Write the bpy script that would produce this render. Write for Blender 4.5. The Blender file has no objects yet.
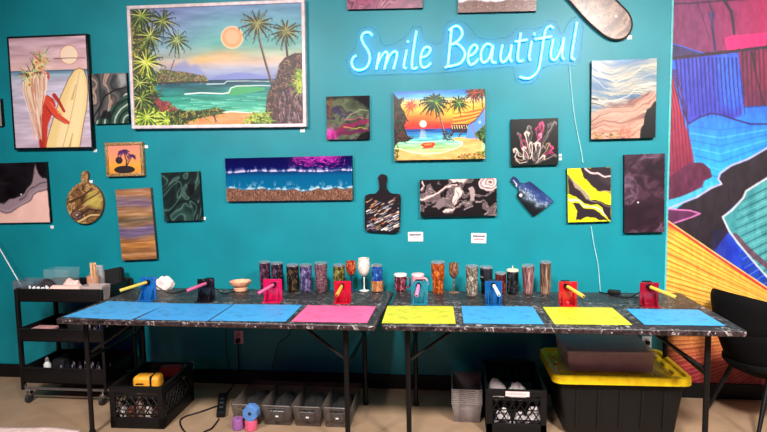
import bpy, bmesh, math, random
import numpy as np
from mathutils import Vector, Matrix
random.seed(7)
SC = bpy.context.scene
COL = SC.collection
PI = math.pi

# ------------------------------------------------------------------ camera
F, CX, CZ, CD = 574.2, 0.125, 1.581, 3.937
YAW, PITCH, ROLL = math.radians(-7.07), math.radians(5.08), math.radians(-1.0)
_cy, _sy, _cp, _sp = math.cos(YAW), math.sin(YAW), math.cos(PITCH), math.sin(PITCH)
_f = Vector((_sy*_cp, _cy*_cp, -_sp)); _r0 = Vector((_cy, -_sy, 0)); _u0 = _r0.cross(_f)
_c, _s = math.cos(ROLL), math.sin(ROLL)
_r = _c*_r0 + _s*_u0; _u = -_s*_r0 + _c*_u0
CAM = Vector((CX, -CD, CZ))
def _ray(px, py): return _r*((px-383.5)/F) + _u*((216-py)/F) + _f
def AY(px, py, y):
    d = _ray(px, py); return CAM + d*((y-CAM.y)/d.y)
def AZ(px, py, z):
    d = _ray(px, py); return CAM + d*((z-CAM.z)/d.z)
cam = bpy.data.cameras.new('camera'); cam.sensor_width = 36; cam.lens = F/767*36; cam.clip_start = .05
camo = bpy.data.objects.new('camera', cam); COL.objects.link(camo)
m3 = Matrix(((_r.x, _u.x, -_f.x), (_r.y, _u.y, -_f.y), (_r.z, _u.z, -_f.z)))
camo.matrix_world = Matrix.Translation(CAM) @ m3.to_4x4()
SC.camera = camo

# ------------------------------------------------------------------ materials
def lin(c):
    c = c/255.0
    return c/12.92 if c <= .04045 else ((c+.055)/1.055)**2.4
def L(rgb): return (lin(rgb[0]), lin(rgb[1]), lin(rgb[2]), 1)
_mc = {}
def new_mat(name):
    m = bpy.data.materials.new(name); m.use_nodes = True
    nt = m.node_tree; b = nt.nodes['Principled BSDF']
    return m, nt, b
def ramp(nt, stops, interp='LINEAR'):
    r = nt.nodes.new('ShaderNodeValToRGB'); cr = r.color_ramp; cr.interpolation = interp
    while len(cr.elements) < len(stops): cr.elements.new(.5)
    for e, (p, c) in zip(cr.elements, stops): e.position = p; e.color = L(c)
    return r
def coords(nt, scale=(1, 1, 1), rot=(0, 0, 0)):
    t = nt.nodes.new('ShaderNodeTexCoord'); mp = nt.nodes.new('ShaderNodeMapping')
    mp.inputs['Scale'].default_value = scale; mp.inputs['Rotation'].default_value = rot
    nt.links.new(t.outputs['Object'], mp.inputs['Vector']); return mp.outputs['Vector']
def noise(nt, vec, scale, detail=3, dist=0, rough=.5):
    n = nt.nodes.new('ShaderNodeTexNoise'); n.inputs['Scale'].default_value = scale
    n.inputs['Detail'].default_value = detail; n.inputs['Distortion'].default_value = dist; n.inputs['Roughness'].default_value = rough
    nt.links.new(vec, n.inputs['Vector']); return n.outputs['Fac']
def M(name, rgb, rough=.5, metal=0, var=.08, scale=25, spec=.5, bump=0):
    if name in _mc: return _mc[name]
    m, nt, b = new_mat(name)
    f = noise(nt, coords(nt), scale, 4)
    lo = tuple(max(0, c*(1-var)) for c in rgb); hi = tuple(min(255, c*(1+var)) for c in rgb)
    r = ramp(nt, [(.3, lo), (.7, hi)]); nt.links.new(f, r.inputs['Fac'])
    nt.links.new(r.outputs['Color'], b.inputs['Base Color'])
    b.inputs['Roughness'].default_value = rough; b.inputs['Metallic'].default_value = metal
    b.inputs['Specular IOR Level'].default_value = spec
    if bump:
        bp = nt.nodes.new('ShaderNodeBump'); bp.inputs['Strength'].default_value = bump; bp.inputs['Distance'].default_value = .01
        nt.links.new(f, bp.inputs['Height']); nt.links.new(bp.outputs['Normal'], b.inputs['Normal'])
    _mc[name] = m; return m
def speck(name, stops, scale=60, stretch=(1, 1, 1), dist=0, rough=.3, interp='CONSTANT', detail=4, rot=(0, 0, 0), metal=0):
    if name in _mc: return _mc[name]
    m, nt, b = new_mat(name)
    f = noise(nt, coords(nt, stretch, rot), scale, detail, dist)
    r = ramp(nt, stops, interp); nt.links.new(f, r.inputs['Fac']); nt.links.new(r.outputs['Color'], b.inputs['Base Color'])
    b.inputs['Roughness'].default_value = rough; b.inputs['Metallic'].default_value = metal
    _mc[name] = m; return m
def clear(name, tint=(235, 235, 240), opacity=.25, rough=.1):
    if name in _mc: return _mc[name]
    m, nt, b = new_mat(name)
    f = noise(nt, coords(nt), 20, 2); r = ramp(nt, [(.3, tuple(c*.92 for c in tint)), (.7, tint)])
    nt.links.new(f, r.inputs['Fac']); nt.links.new(r.outputs['Color'], b.inputs['Base Color'])
    b.inputs['Roughness'].default_value = rough; b.inputs['Alpha'].default_value = opacity
    _mc[name] = m; return m
def emit(name, rgb, strength):
    m, nt, b = new_mat(name)
    b.inputs['Base Color'].default_value = (.5, .5, .5, 1)
    b.inputs['Emission Color'].default_value = rgb + (1,); b.inputs['Emission Strength'].default_value = strength
    return m
def art_mat(name, rough=.45, bump=0, bscale=20):
    if name in _mc: return _mc[name]
    m, nt, b = new_mat(name)
    a = nt.nodes.new('ShaderNodeVertexColor'); a.layer_name = 'paint'
    nt.links.new(a.outputs['Color'], b.inputs['Base Color']); b.inputs['Roughness'].default_value = rough
    if bump:
        bp = nt.nodes.new('ShaderNodeBump'); bp.inputs['Strength'].default_value = bump; bp.inputs['Distance'].default_value = .01
        nt.links.new(noise(nt, coords(nt), bscale, 3), bp.inputs['Height']); nt.links.new(bp.outputs['Normal'], b.inputs['Normal'])
    _mc[name] = m; return m

BLACK = M('black_plastic', (11, 10, 11), .5, spec=.3)
BLKMET = M('black_metal', (13, 12, 13), .45, 0, .1, 40, .3)
STEEL = M('steel', (190, 190, 195), .25, 1)
WHITE = M('white_plastic', (232, 230, 228), .5)
SIDE = M('canvas_side', (17, 15, 18), .6, spec=.3)

# ------------------------------------------------------------------ mesh building
class MB:
    def __init__(s): s.bm = bmesh.new(); s.mi = 0
    def _new(s, n0):
        s.bm.faces.ensure_lookup_table()
        for f in s.bm.faces[n0:]: f.material_index = s.mi
    def box(s, c, size, bevel=0, rot=None, seg=2, taper=None):
        t = bmesh.new(); bmesh.ops.create_cube(t, size=1)
        for v in t.verts:
            v.co = Vector((v.co.x*size[0], v.co.y*size[1], v.co.z*size[2]))
            if taper and v.co.z < 0: v.co.x *= taper[0]; v.co.y *= taper[1]
        if bevel: bmesh.ops.bevel(t, geom=t.edges[:], offset=bevel, segments=seg, profile=.5, affect='EDGES')
        mt = Matrix.Translation(c)
        if rot is not None: mt = mt @ rot.to_4x4()
        s.merge(t, mt); return s
    def merge(s, t, mt=None):
        n0 = len(s.bm.faces); vm = {}
        for v in t.verts: vm[v] = s.bm.verts.new(mt @ v.co if mt is not None else v.co)
        for f in t.faces:
            try: s.bm.faces.new([vm[v] for v in f.verts])
            except ValueError: pass
        s._new(n0); t.free()
    def tube(s, pts, r, seg=8, cap=True):
        pts = [Vector(p) for p in pts]; n0 = len(s.bm.faces); rings = []
        rr = r if isinstance(r, (list, tuple)) else [r]*len(pts)
        prev = None
        for i, p in enumerate(pts):
            a = pts[max(0, i-1)]; b = pts[min(len(pts)-1, i+1)]; t = (b-a)
            t = t.normalized() if t.length > 1e-9 else Vector((0, 0, 1))
            if prev is None:
                ref = Vector((0, 0, 1)) if abs(t.z) < .9 else Vector((1, 0, 0)); u = t.cross(ref).normalized()
            else:
                u = prev - t*prev.dot(t)
                u = u.normalized() if u.length > 1e-6 else t.orthogonal().normalized()
            prev = u; w = t.cross(u)
            rings.append([s.bm.verts.new(p + (u*math.cos(2*PI*k/seg) + w*math.sin(2*PI*k/seg))*rr[i]) for k in range(seg)])
        for A, B in zip(rings, rings[1:]):
            for k in range(seg): s.bm.faces.new((A[k], A[(k+1) % seg], B[(k+1) % seg], B[k]))
        if cap:
            s.bm.faces.new(rings[0][::-1]); s.bm.faces.new(rings[-1])
        s._new(n0); return s
    def lathe(s, prof, c=(0, 0, 0), seg=24, cap=(True, True), wob=None):
        n0 = len(s.bm.faces); c = Vector(c); rings = []
        for r, z in prof:
            rings.append([s.bm.verts.new(c + Vector((math.cos(2*PI*k/seg), math.sin(2*PI*k/seg), 0))*(max(r, 1e-4)*(wob(k, seg, r) if wob else 1)) + Vector((0, 0, z))) for k in range(seg)])
        for A, B in zip(rings, rings[1:]):
            for k in range(seg): s.bm.faces.new((A[k], A[(k+1) % seg], B[(k+1) % seg], B[k]))
        if cap[0]: s.bm.faces.new(rings[0][::-1])
        if cap[1]: s.bm.faces.new(rings[-1])
        s._new(n0); return s
    def prism(s, pts, y0, y1):           # outline in x,z; from y0 (back) to y1 (front)
        n0 = len(s.bm.faces)
        A = [s.bm.verts.new((x, y0, z)) for x, z in pts]; B = [s.bm.verts.new((x, y1, z)) for x, z in pts]
        s.bm.faces.new(A); s.bm.faces.new(B[::-1]); n = len(pts)
        for k in range(n): s.bm.faces.new((A[k], B[k], B[(k+1) % n], A[(k+1) % n]))
        s._new(n0); return s
    def build(s, name, mats, parent=None, loc=None, rot=None, smooth=True, kind=None):
        bmesh.ops.recalc_face_normals(s.bm, faces=s.bm.faces[:])
        me = bpy.data.meshes.new(name); s.bm.to_mesh(me); s.bm.free()
        for m in (mats if isinstance(mats, (list, tuple)) else [mats]): me.materials.append(m)
        if smooth:
            me.polygons.foreach_set('use_smooth', [True]*len(me.polygons)); me.set_sharp_from_angle(angle=math.radians(38))
        o = bpy.data.objects.new(name, me); COL.objects.link(o)
        if parent: o.parent = parent
        if loc is not None: o.location = loc
        if rot is not None: o.rotation_euler = rot
        if kind: o['kind'] = kind
        return o
def tag(o, label, cat, group=None):
    o['label'] = label; o['category'] = cat
    if group: o['group'] = group
    return o
def thing(name, label, cat, loc, rot=(0, 0, 0), group=None):
    o = bpy.data.objects.new(name, None); COL.objects.link(o); o.location = loc; o.rotation_euler = rot
    o.empty_display_size = .05
    return tag(o, label, cat, group)
def smooth_path(pts, n=6):
    pts = [Vector(p) for p in pts]; out = []
    for i in range(len(pts)-1):
        p0 = pts[max(i-1, 0)]; p1 = pts[i]; p2 = pts[i+1]; p3 = pts[min(i+2, len(pts)-1)]
        for k in range(n):
            t = k/n
            out.append(.5*((2*p1) + (p2-p0)*t + (2*p0-5*p1+4*p2-p3)*t*t + (3*p1-p0-3*p2+p3)*t*t*t))
    out.append(pts[-1]); return out

# ------------------------------------------------------------------ painting on canvases (numpy brush work -> colours of a fine mesh)
_tabs = {}
def vnoise(x, y, seed):
    if seed not in _tabs: _tabs[seed] = np.random.RandomState(seed).rand(64, 64)
    T = _tabs[seed]; xi = np.floor(x).astype(int); yi = np.floor(y).astype(int)
    fx = x-xi; fy = y-yi; fx = fx*fx*(3-2*fx); fy = fy*fy*(3-2*fy)
    a = T[yi % 64, xi % 64]; b = T[yi % 64, (xi+1) % 64]; c = T[(yi+1) % 64, xi % 64]; d = T[(yi+1) % 64, (xi+1) % 64]
    return (a*(1-fx)+b*fx)*(1-fy) + (c*(1-fx)+d*fx)*fy
def fbm(x, y, seed=1, octv=4):
    s = 0; a = .5; tot = 0
    for i in range(octv):
        s = s + a*vnoise(x*2**i + 13.7*i, y*2**i + 7.3*i, seed+i); tot += a; a *= .5
    return s/tot
def palette(t, stops):
    t = np.clip(t, 0, 1); ps = [p for p, _ in stops]
    return np.stack([np.interp(t, ps, [c[k] for _, c in stops]) for k in range(3)], -1)
class Art:
    def __init__(s, box, nx, bg=(128, 128, 128)):
        s.box = box; x0, y0, x1, y1 = box; s.res = (nx-1)/(x1-x0); s.nx = nx; s.ny = max(2, int(round((y1-y0)*s.res))+1)
        s.X, s.Y = np.meshgrid(np.linspace(x0, x1, s.nx), np.linspace(y0, y1, s.ny))
        s.a = np.zeros((s.ny, s.nx, 3)) + np.array(bg, float)
    def mix(s, cov, col):
        cov = np.clip(cov, 0, 1)[..., None]; s.a = s.a*(1-cov) + np.array(col, float)*cov; return s
    def _bb(s, pts, pad):
        xs = [p[0] for p in pts]; ys = [p[1] for p in pts]; x0, y0 = s.box[:2]
        i0 = max(0, int((min(xs)-pad-x0)*s.res)); i1 = min(s.nx, int((max(xs)+pad-x0)*s.res)+2)
        j0 = max(0, int((min(ys)-pad-y0)*s.res)); j1 = min(s.ny, int((max(ys)+pad-y0)*s.res)+2)
        return slice(j0, max(j0, j1)), slice(i0, max(i0, i1))
    def vgrad(s, stops):
        ys = [p for p, _ in stops]
        s.a = np.stack([np.interp(s.Y, ys, [c[k] for _, c in stops]) for k in range(3)], -1); return s
    def grain(s, amt, sx, sy, seed=3, region=None):
        n = (fbm(s.X*sx, s.Y*sy, seed, 4)-.5)*2*amt
        if region is not None: n = n*region
        s.a = np.clip(s.a + n[..., None], 0, 255); return s
    def polycov(s, pts, sl, soft=0):
        X = s.X[sl]; Y = s.Y[sl]; ins = np.zeros(X.shape, bool); dm = np.full(X.shape, 1e9)
        n = len(pts)
        for i in range(n):
            ax, ay = pts[i]; bx, by = pts[(i+1) % n]
            if ay != by:
                c = ((ay > Y) != (by > Y)) & (X < (bx-ax)*(Y-ay)/(by-ay)+ax); ins ^= c
            dx, dy = bx-ax, by-ay; ll = dx*dx+dy*dy+1e-9
            t = np.clip(((X-ax)*dx+(Y-ay)*dy)/ll, 0, 1); dm = np.minimum(dm, np.hypot(X-ax-t*dx, Y-ay-t*dy))
        sd = np.where(ins, dm, -dm); w = max(soft, 1/s.res)
        return np.clip(.5 + sd/w, 0, 1)
    def poly(s, pts, col, alpha=1, soft=0, col2=None, nz=None):
        sl = s._bb(pts, 2+soft); cov = s.polycov(pts, sl, soft)*alpha
        c = np.zeros(cov.shape+(3,)) + np.array(col, float)
        if col2 is not None:          # vertical blend between two pigments
            y0 = min(p[1] for p in pts); y1 = max(p[1] for p in pts); t = ((s.Y[sl]-y0)/(y1-y0))[..., None]
            c = c*(1-t) + np.array(col2, float)*t
        if nz:
            amt, sx, sy, sd = nz; c = np.clip(c + ((fbm(s.X[sl]*sx, s.Y[sl]*sy, sd, 4)-.5)*2*amt)[..., None], 0, 255)
        s.a[sl] = s.a[sl]*(1-cov[..., None]) + c*cov[..., None]; return s
    def line(s, pts, w, col, w2=None, alpha=1):
        if w2 is None: w2 = w
        n = len(pts)-1
        sl = s._bb(pts, max(w, w2)+2); X = s.X[sl]; Y = s.Y[sl]
        if X.size == 0: return s
        cov = np.zeros(X.shape)
        for i in range(n):
            ax, ay = pts[i]; bx, by = pts[i+1]; dx, dy = bx-ax, by-ay; ll = dx*dx+dy*dy+1e-9
            t = np.clip(((X-ax)*dx+(Y-ay)*dy)/ll, 0, 1); d = np.hypot(X-ax-t*dx, Y-ay-t*dy)
            ww = w + (w2-w)*((i+t)/n); cov = np.maximum(cov, np.clip(.5+(ww/2-d)*s.res, 0, 1)*np.clip(ww*s.res, 0, 1))
        cov = (cov*alpha)[..., None]; s.a[sl] = s.a[sl]*(1-cov) + np.array(col, float)*cov; return s
    def disc(s, x, y, r, col, ry=None, soft=0, alpha=1):
        ry = ry or r; sl = s._bb([(x-r, y-ry), (x+r, y+ry)], 2+soft)
        d = (1-np.hypot((s.X[sl]-x)/r, (s.Y[sl]-y)/ry))*min(r, ry); w = max(soft, 1/s.res)
        cov = (np.clip(.5+d/w, 0, 1)*alpha)[..., None]; s.a[sl] = s.a[sl]*(1-cov) + np.array(col, float)*cov; return s
    def palm(s, x, y, r, cols, n=11, w=4, seed=0, droop=.5, a0=-200, a1=20):
        rd = random.Random(seed)
        for k in range(n):
            a = math.radians(a0+(a1-a0)*k/(n-1)+rd.uniform(-8, 8)); rr = r*rd.uniform(.8, 1.05)
            pts = []
            for q in range(6):
                t = q/5; pts.append((x+math.cos(a)*rr*t, y+math.sin(a)*rr*t*.9 + droop*rr*t*t))
            for ci, c in enumerate(cols):
                off = (ci-len(cols)/2+.5)*w*.55
                s.line([(p[0], p[1]+off) for p in pts], w, c, w*.3)
            for q in range(1, 6):     # leaflets
                px, py = pts[q]
                for sg in (-1, 1):
                    s.line([(px, py), (px+sg*r*.06+math.cos(a)*r*.1, py+r*.16)], w*.45, cols[q % len(cols)], w*.2)
        return s
    def warp(s, amp, freq, seed=1, octv=3):
        dx = (fbm(s.X*freq, s.Y*freq, seed, octv)-.5)*2*amp*s.res; dy = (fbm(s.X*freq+7.7, s.Y*freq+3.1, seed+5, octv)-.5)*2*amp*s.res
        jj, ii = np.mgrid[0:s.ny, 0:s.nx]; ix = np.clip(ii+dx, 0, s.nx-1.001); iy = np.clip(jj+dy, 0, s.ny-1.001); i = ix.astype(int); j = iy.astype(int); fx = (ix-i)[..., None]; fy = (iy-j)[..., None]
        A = s.a; s.a = (A[j, i]*(1-fx)+A[j, i+1]*fx)*(1-fy)+(A[j+1, i]*(1-fx)+A[j+1, i+1]*fx)*fy; return s
    def tone(s, gain=1, con=1, sat=1):
        g = s.a.mean(-1, keepdims=True); s.a = np.clip(((g+(s.a-g)*sat)-110)*con*gain+110*gain, 0, 255); return s
    def star(s, x, y, r, cols, n=15, w=5, seed=0, droop=.18, sq=.95):
        rd = random.Random(seed)
        for lay in range(2):
            for k in range(n):
                a = 2*PI*(k+.5*lay)/n+rd.uniform(-.12, .12); rr = r*rd.uniform(.75, 1.08)*(1 if lay == 0 else .85); c = cols[0] if lay == 0 else rd.choice(cols[1:])
                pts = [(x+math.cos(a)*rr*t, y+math.sin(a)*rr*t*sq+droop*rr*t*t) for t in (0, .25, .5, .75, 1)]
                s.line(pts, w*(1.7 if lay == 0 else .75), c, w*.25)
                if lay == 0:
                    for px, py in pts[2:]: s.line([(px, py), (px+rd.uniform(-.12, .12)*r, py+.16*r)], w*.5, c, w*.15)
        return s
    def dabs(s, pts, n, ln, w, cols, seed=0, ang=None):
        rd = random.Random(seed); xs = [p[0] for p in pts]; ys = [p[1] for p in pts]
        def inside(x, y):
            c = False
            for i in range(len(pts)):
                ax, ay = pts[i]; bx, by = pts[i-1]
                if (ay > y) != (by > y) and x < (bx-ax)*(y-ay)/(by-ay)+ax: c = not c
            return c
        k = 0
        while k < n:
            x = rd.uniform(min(xs), max(xs)); y = rd.uniform(min(ys), max(ys))
            if not inside(x, y): continue
            a = rd.uniform(0, 2*PI) if ang is None else math.radians(rd.uniform(*ang)); l = ln*rd.uniform(.5, 1.2)
            s.line([(x, y), (x+math.cos(a)*l*.5, y+math.sin(a)*l*.5+l*.05), (x+math.cos(a)*l, y+math.sin(a)*l+l*.2)], w*rd.uniform(.6, 1.2), rd.choice(cols), w*.3); k += 1
        return s
    def pour(s, stops, freq=.05, seed=5, warp=2.0, ang=0, stretch=1, bands=2.0, octv=4):
        c, n = math.cos(math.radians(ang)), math.sin(math.radians(ang))
        x = (s.X*c + s.Y*n)*freq; y = (-s.X*n + s.Y*c)*freq*stretch
        wx = fbm(x, y, seed, octv)-.5; wy = fbm(x+5.2, y+1.3, seed+9, octv)-.5
        t = fbm(x+warp*wx, y+warp*wy, seed+17, octv)
        t = (t-.25)/.5*bands
        s.a = palette(1-np.abs((t % 2)-1), stops); return s

def art_mesh(name, art, w, h, t, mats, parent=None, loc=None, rot=None, side=True):
    """front face as a fine grid carrying the paint, plus the plain sides and back of the panel"""
    nx, ny = art.nx, art.ny
    gx, gz = np.meshgrid(np.linspace(-w/2, w/2, nx), np.linspace(h/2, -h/2, ny))
    co = np.stack([gx, np.full(gx.shape, -t), gz], -1).reshape(-1, 3)
    idx = np.arange(nx*ny).reshape(ny, nx)
    q = np.stack([idx[:-1, :-1], idx[1:, :-1], idx[1:, 1:], idx[:-1, 1:]], -1).reshape(-1, 4)
    ng = len(q); n0 = nx*ny
    b = [(-w/2, -t, h/2), (w/2, -t, h/2), (w/2, -t, -h/2), (-w/2, -t, -h/2), (-w/2, 0, h/2), (w/2, 0, h/2), (w/2, 0, -h/2), (-w/2, 0, -h/2)]
    sq = np.array([(0, 1, 5, 4), (1, 2, 6, 5), (2, 3, 7, 6), (3, 0, 4, 7), (4, 5, 6, 7)]) + n0
    if side: co = np.vstack([co, np.array(b)]); q = np.vstack([q, sq])
    me = bpy.data.meshes.new(name)
    me.vertices.add(len(co)); me.vertices.foreach_set('co', co.astype(np.float32).ravel())
    me.loops.add(len(q)*4); me.loops.foreach_set('vertex_index', q.astype(np.int32).ravel())
    me.polygons.add(len(q)); me.polygons.foreach_set('loop_start', np.arange(0, len(q)*4, 4, dtype=np.int32))
    mi = np.zeros(len(q), np.int32); mi[ng:] = 1; me.polygons.foreach_set('material_index', mi)
    for m in mats: me.materials.append(m)
    me.update(calc_edges=True)
    ca = me.color_attributes.new('paint', 'BYTE_COLOR', 'POINT')
    cols = np.ones((len(co), 4), np.float32); cols[:n0, :3] = np.clip(art.a, 0, 255).reshape(-1, 3)/255
    ca.data.foreach_set('color_srgb', cols.ravel())
    o = bpy.data.objects.new(name, me); COL.objects.link(o)
    if parent: o.parent = parent
    if loc is not None: o.location = loc
    if rot is not None: o.rotation_euler = rot
    return o
def rect(px, t):      # TL, TR, BR, BL seen in the photograph, on a front face t in front of the wall
    P = [AY(x, y, -t) for x, y in px]; c = (P[0]+P[1]+P[2]+P[3])/4
    w = ((P[1]-P[0]).length + (P[2]-P[3]).length)/2; h = ((P[0]-P[3]).length + (P[1]-P[2]).length)/2
    a = .5*(math.atan2(P[1].z-P[0].z, P[1].x-P[0].x) + math.atan2(P[2].z-P[3].z, P[2].x-P[3].x))
    return (c.x, 0, c.z), w, h, (0, -a, 0)
def box4(x0, y0, x1, y1): return [(x0, y0), (x1, y0), (x1, y1), (x0, y1)]


def star_face(parent, pts, art, q, t, mat, inset=.985, nr=44, nt=220):
    """painted face of a board: a disc of fine rings following the board's own outline"""
    P = np.array(pts); c = P.mean(0); P = c+(P-c)*inset
    seg = np.roll(P, -1, 0)-P; ln = np.hypot(seg[:, 0], seg[:, 1]); cum = np.concatenate([[0], np.cumsum(ln)]); s = np.linspace(0, cum[-1], nt, endpoint=False)
    PP = np.vstack([P, P[:1]]); O = np.stack([np.interp(s, cum, PP[:, k]) for k in (0, 1)], -1)
    rr = np.linspace(0, 1, nr)[1:]; V = np.vstack([c[None], (c+(O[None]-c)*rr[:, None, None]).reshape(-1, 2)])
    px, py = q(V[:, 0], V[:, 1]); x0, y0, x1, y1 = art.box
    ix = np.clip((px-x0)*art.res, 0, art.nx-1.001); iy = np.clip((py-y0)*art.res, 0, art.ny-1.001); i = ix.astype(int); j = iy.astype(int); fx = (ix-i)[:, None]; fy = (iy-j)[:, None]
    col = (art.a[j, i]*(1-fx)+art.a[j, i+1]*fx)*(1-fy)+(art.a[j+1, i]*(1-fx)+art.a[j+1, i+1]*fx)*fy
    idx = lambda k, m: 1+k*nt+(m % nt)
    faces = [(0, idx(0, m), idx(0, m+1)) for m in range(nt)]+[(idx(k, m), idx(k+1, m), idx(k+1, m+1), idx(k, m+1)) for k in range(nr-2) for m in range(nt)]
    area2 = sum(P[k][0]*P[(k+1) % len(P)][1]-P[(k+1) % len(P)][0]*P[k][1] for k in range(len(P)))
    if area2 < 0: faces = [f[::-1] for f in faces]
    me = bpy.data.meshes.new('painted_face'); me.from_pydata([(x, -t, z) for x, z in V], [], faces); me.materials.append(mat)
    ca = me.color_attributes.new('paint', 'BYTE_COLOR', 'POINT'); cc_ = np.ones((len(V), 4), np.float32); cc_[:, :3] = np.clip(col, 0, 255)/255; ca.data.foreach_set('color_srgb', cc_.ravel())
    o = bpy.data.objects.new('painted_face', me); COL.objects.link(o); o.parent = parent; return o

# ------------------------------------------------------------------ the room
RX0, RX1, RY0, RH = -5.0, 4.2, -7.0, 3.15
MURX = AY(669, 180, 0).x
def structure(name, mb, mat, **k): return mb.build(name, mat, kind='structure', smooth=False, **k)
TEAL = M('teal_wall_paint', (11, 130, 142), .42, 0, .05, 3, .35)
PALE = M('grey_wall_paint', (66, 63, 62), .7, 0, .03, 4)
FLOORM = speck('concrete_floor', [(.25, (150, 122, 97)), (.5, (159, 130, 104)), (.75, (168, 139, 112))], 5, (1, 1, 1), .6, .5, 'LINEAR', 8)
structure('floor', MB().box(((RX0+RX1)/2, RY0/2, -.05), (RX1-RX0+.2, -RY0+.2, .1)), FLOORM)
structure('ceiling', MB().box(((RX0+RX1)/2, RY0/2, RH+.05), (RX1-RX0+.2, -RY0+.2, .1)), M('ceiling_paint', (28, 27, 28), .8))
structure('wall_back', MB().box(((RX0+RX1)/2, .05, RH/2), (RX1-RX0+.2, .1, RH)), TEAL)
structure('wall_left', MB().box((RX0-.05, RY0/2, RH/2), (.1, -RY0, RH)), PALE)
structure('wall_right', MB().box((RX1+.05, RY0/2, RH/2), (.1, -RY0, RH)), PALE)
structure('wall_front', MB().box(((RX0+RX1)/2, RY0-.05, RH/2), (RX1-RX0+.2, .1, RH)), PALE)
structure('baseboard_back', MB().box(((RX0+RX1)/2, -.008, .05), (RX1-RX0, .016, .1)), M('black_baseboard', (9, 9, 10), .5, spec=.3))
structure('trim_1', MB().box((MURX-.007, -.002, .1+(RH-.1)/2), (.012, .004, RH-.1)), M('mural_edge_strip', (80, 176, 176), .5))

# ------------------------------------------------------------------ mural (painted in photograph coordinates, on the wall plane)
def mural():
    x0, x1, z0, z1 = MURX, 3.6, .1, RH
    a = Art((0, 0, x1-x0, z1-z0), 420)
    # homography-free: world position of every sample -> picture coordinates of the drawing
    wx = x0 + a.X; wz = z1 - a.Y
    dx = wx-CAM.x; dy = -CAM.y; dz = wz-CAM.z
    dep = dx*_f.x + dy*_f.y + dz*_f.z
    PX = 383.5 + F*(dx*_r.x + dy*_r.y + dz*_r.z)/dep; PY = 216 - F*(dx*_u.x + dy*_u.y + dz*_u.z)/dep
    g = Art((600, -80, 980, 420), 10); g.X, g.Y = PX, PY; g.ny, g.nx = PX.shape; g.res = 1.3
    g.a = np.zeros(PX.shape+(3,))
    g._bb = lambda pts, pad: (slice(0, g.ny), slice(0, g.nx))
    W = 2000
    # cyan floor of the canyon
    g.a = palette((PY-105)/110, [(0, (38, 100, 215)), (.35, (32, 140, 225)), (.7, (40, 165, 205)), (1, (70, 170, 190))])
    for i in range(9):
        y = 118+i*7; g.line([(690, y+8), (720, y+12+i), (770, y+6-i*2), (900, y-10-i*5)], 1.4, [(25, 95, 170), (90, 190, 220)][i % 2], alpha=.5)
    # upper magenta rock
    top = [(640, -100), (W, -100), (W, 42), (767, 46), (725, 53), (712, 54), (700, 52), (676, 44), (640, 36)]
    g.poly(top, (122, 44, 92)); g.mix(np.clip((PX-700)/90, 0, 1)*(PY < 50), (190, 22, 92))
    g.mix(.5*(fbm(PX*.05, PY*.02, 4) > .55)*(PY < 46), (110, 30, 80))
    g.poly([(640, 42), (676, 45), (700, 53), (676, 58), (640, 60)], (62, 40, 92))
    g.poly([(725, 38), (730, 36), (800, 30), (1000, 20), (1000, 45), (767, 47), (727, 51)], (232, 26, 112))
    g.line([(640, 4), (690, 3.5), (720, 1), (760, -2), (1000, -15)], 1.6, (60, 15, 50)); g.poly([(640, -100), (W, -100), (W, -22), (640, 1)], (95, 30, 80))
    g.line([(708, 0), (713, 14), (712, 26), (715, 50)], 1, (40, 30, 80), 2.5); g.line([(710, 14), (714, 30)], 4, (70, 50, 105), 1)
    g.line([(724, 0), (731, 12), (733, 24), (734, 34)], 3.4, (45, 15, 50), 2.4); g.line([(697, 2), (704, 22), (710, 40)], 1, (80, 25, 70))
    g.line([(800, -40), (815, 0), (812, 30)], 3, (70, 12, 55), 2)
    # hanging curtains
    g.poly([(674, 59), (738, 53), (741, 75), (744, 100), (741, 116), (732, 119), (711, 113), (700, 117), (688, 124), (683, 105)], (66, 74, 190), col2=(60, 60, 175))
    g.poly([(716, 56), (736, 54), (742, 85), (744, 104), (732, 112), (720, 104)], (45, 110, 225), .7, 8)
    for i in range(17):
        x = 676+i*4.0; g.line([(x, 58), (x+1.5, 85), (x+3+i*.1, 118-abs(i-8)*.5)], 1.5, (26, 16, 84), .7, .9)
    g.poly([(738, 52), (767, 47), (1000, 20), (1000, 90), (830, 100), (767, 106), (744, 108), (744, 96)], (120, 24, 76), col2=(104, 26, 70))
    g.mix(.8*np.clip((PX-742)/40, 0, 1)*(PY > 47)*(PY < 90-(PX-767)*.1)*(PX > 740), (168, 20, 70))
    for i in range(26):
        x = 742+i*4.2; g.line([(x, 50-i*.7), (x+1, 75), (x+2, 107-i*.3)], 1.5, (52, 8, 40), .8, .85)
    g.line([(752, 52), (754, 66), (758, 84), (764, 106)], 2.2, (50, 12, 40), 1.2)
    g.line([(640, 62), (676, 58), (715, 53.5), (767, 47), (1000, 20)], 3.2, (60, 20, 52))
    for i in range(60):
        x = 676+i*3; g.disc(x, 58-(x-676)*.12+random.uniform(-1, 1), 1.3, (44, 14, 44))
    g.line([(683, 108), (688, 124), (700, 117), (711, 113.5), (722, 115), (736, 120), (750, 124), (767, 124), (830, 118)], 1.6, (40, 20, 90))
    g.line([(745, 107), (767, 106), (900, 96)], 1.5, (35, 60, 130))
    # crimson curtain on the left and its maroon foot
    g.poly([(640, 60), (671, 70), (676, 90), (683, 118), (690, 140), (694, 161), (690, 172), (668, 180), (640, 182)], (212, 44, 78), col2=(120, 26, 66))
    for i in range(7):
        g.line([(662+i*2.2, 70), (668+i*3, 110), (670+i*3.6, 172)], 1.6, (96, 10, 46), .9, .85)
    g.poly([(640, 180), (668, 178), (690, 162), (703, 163), (710, 169), (712, 177), (704, 181), (702, 187), (690, 193), (680, 197), (669, 200), (640, 205)], (92, 22, 62), nz=(22, .2, .1, 3))
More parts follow.
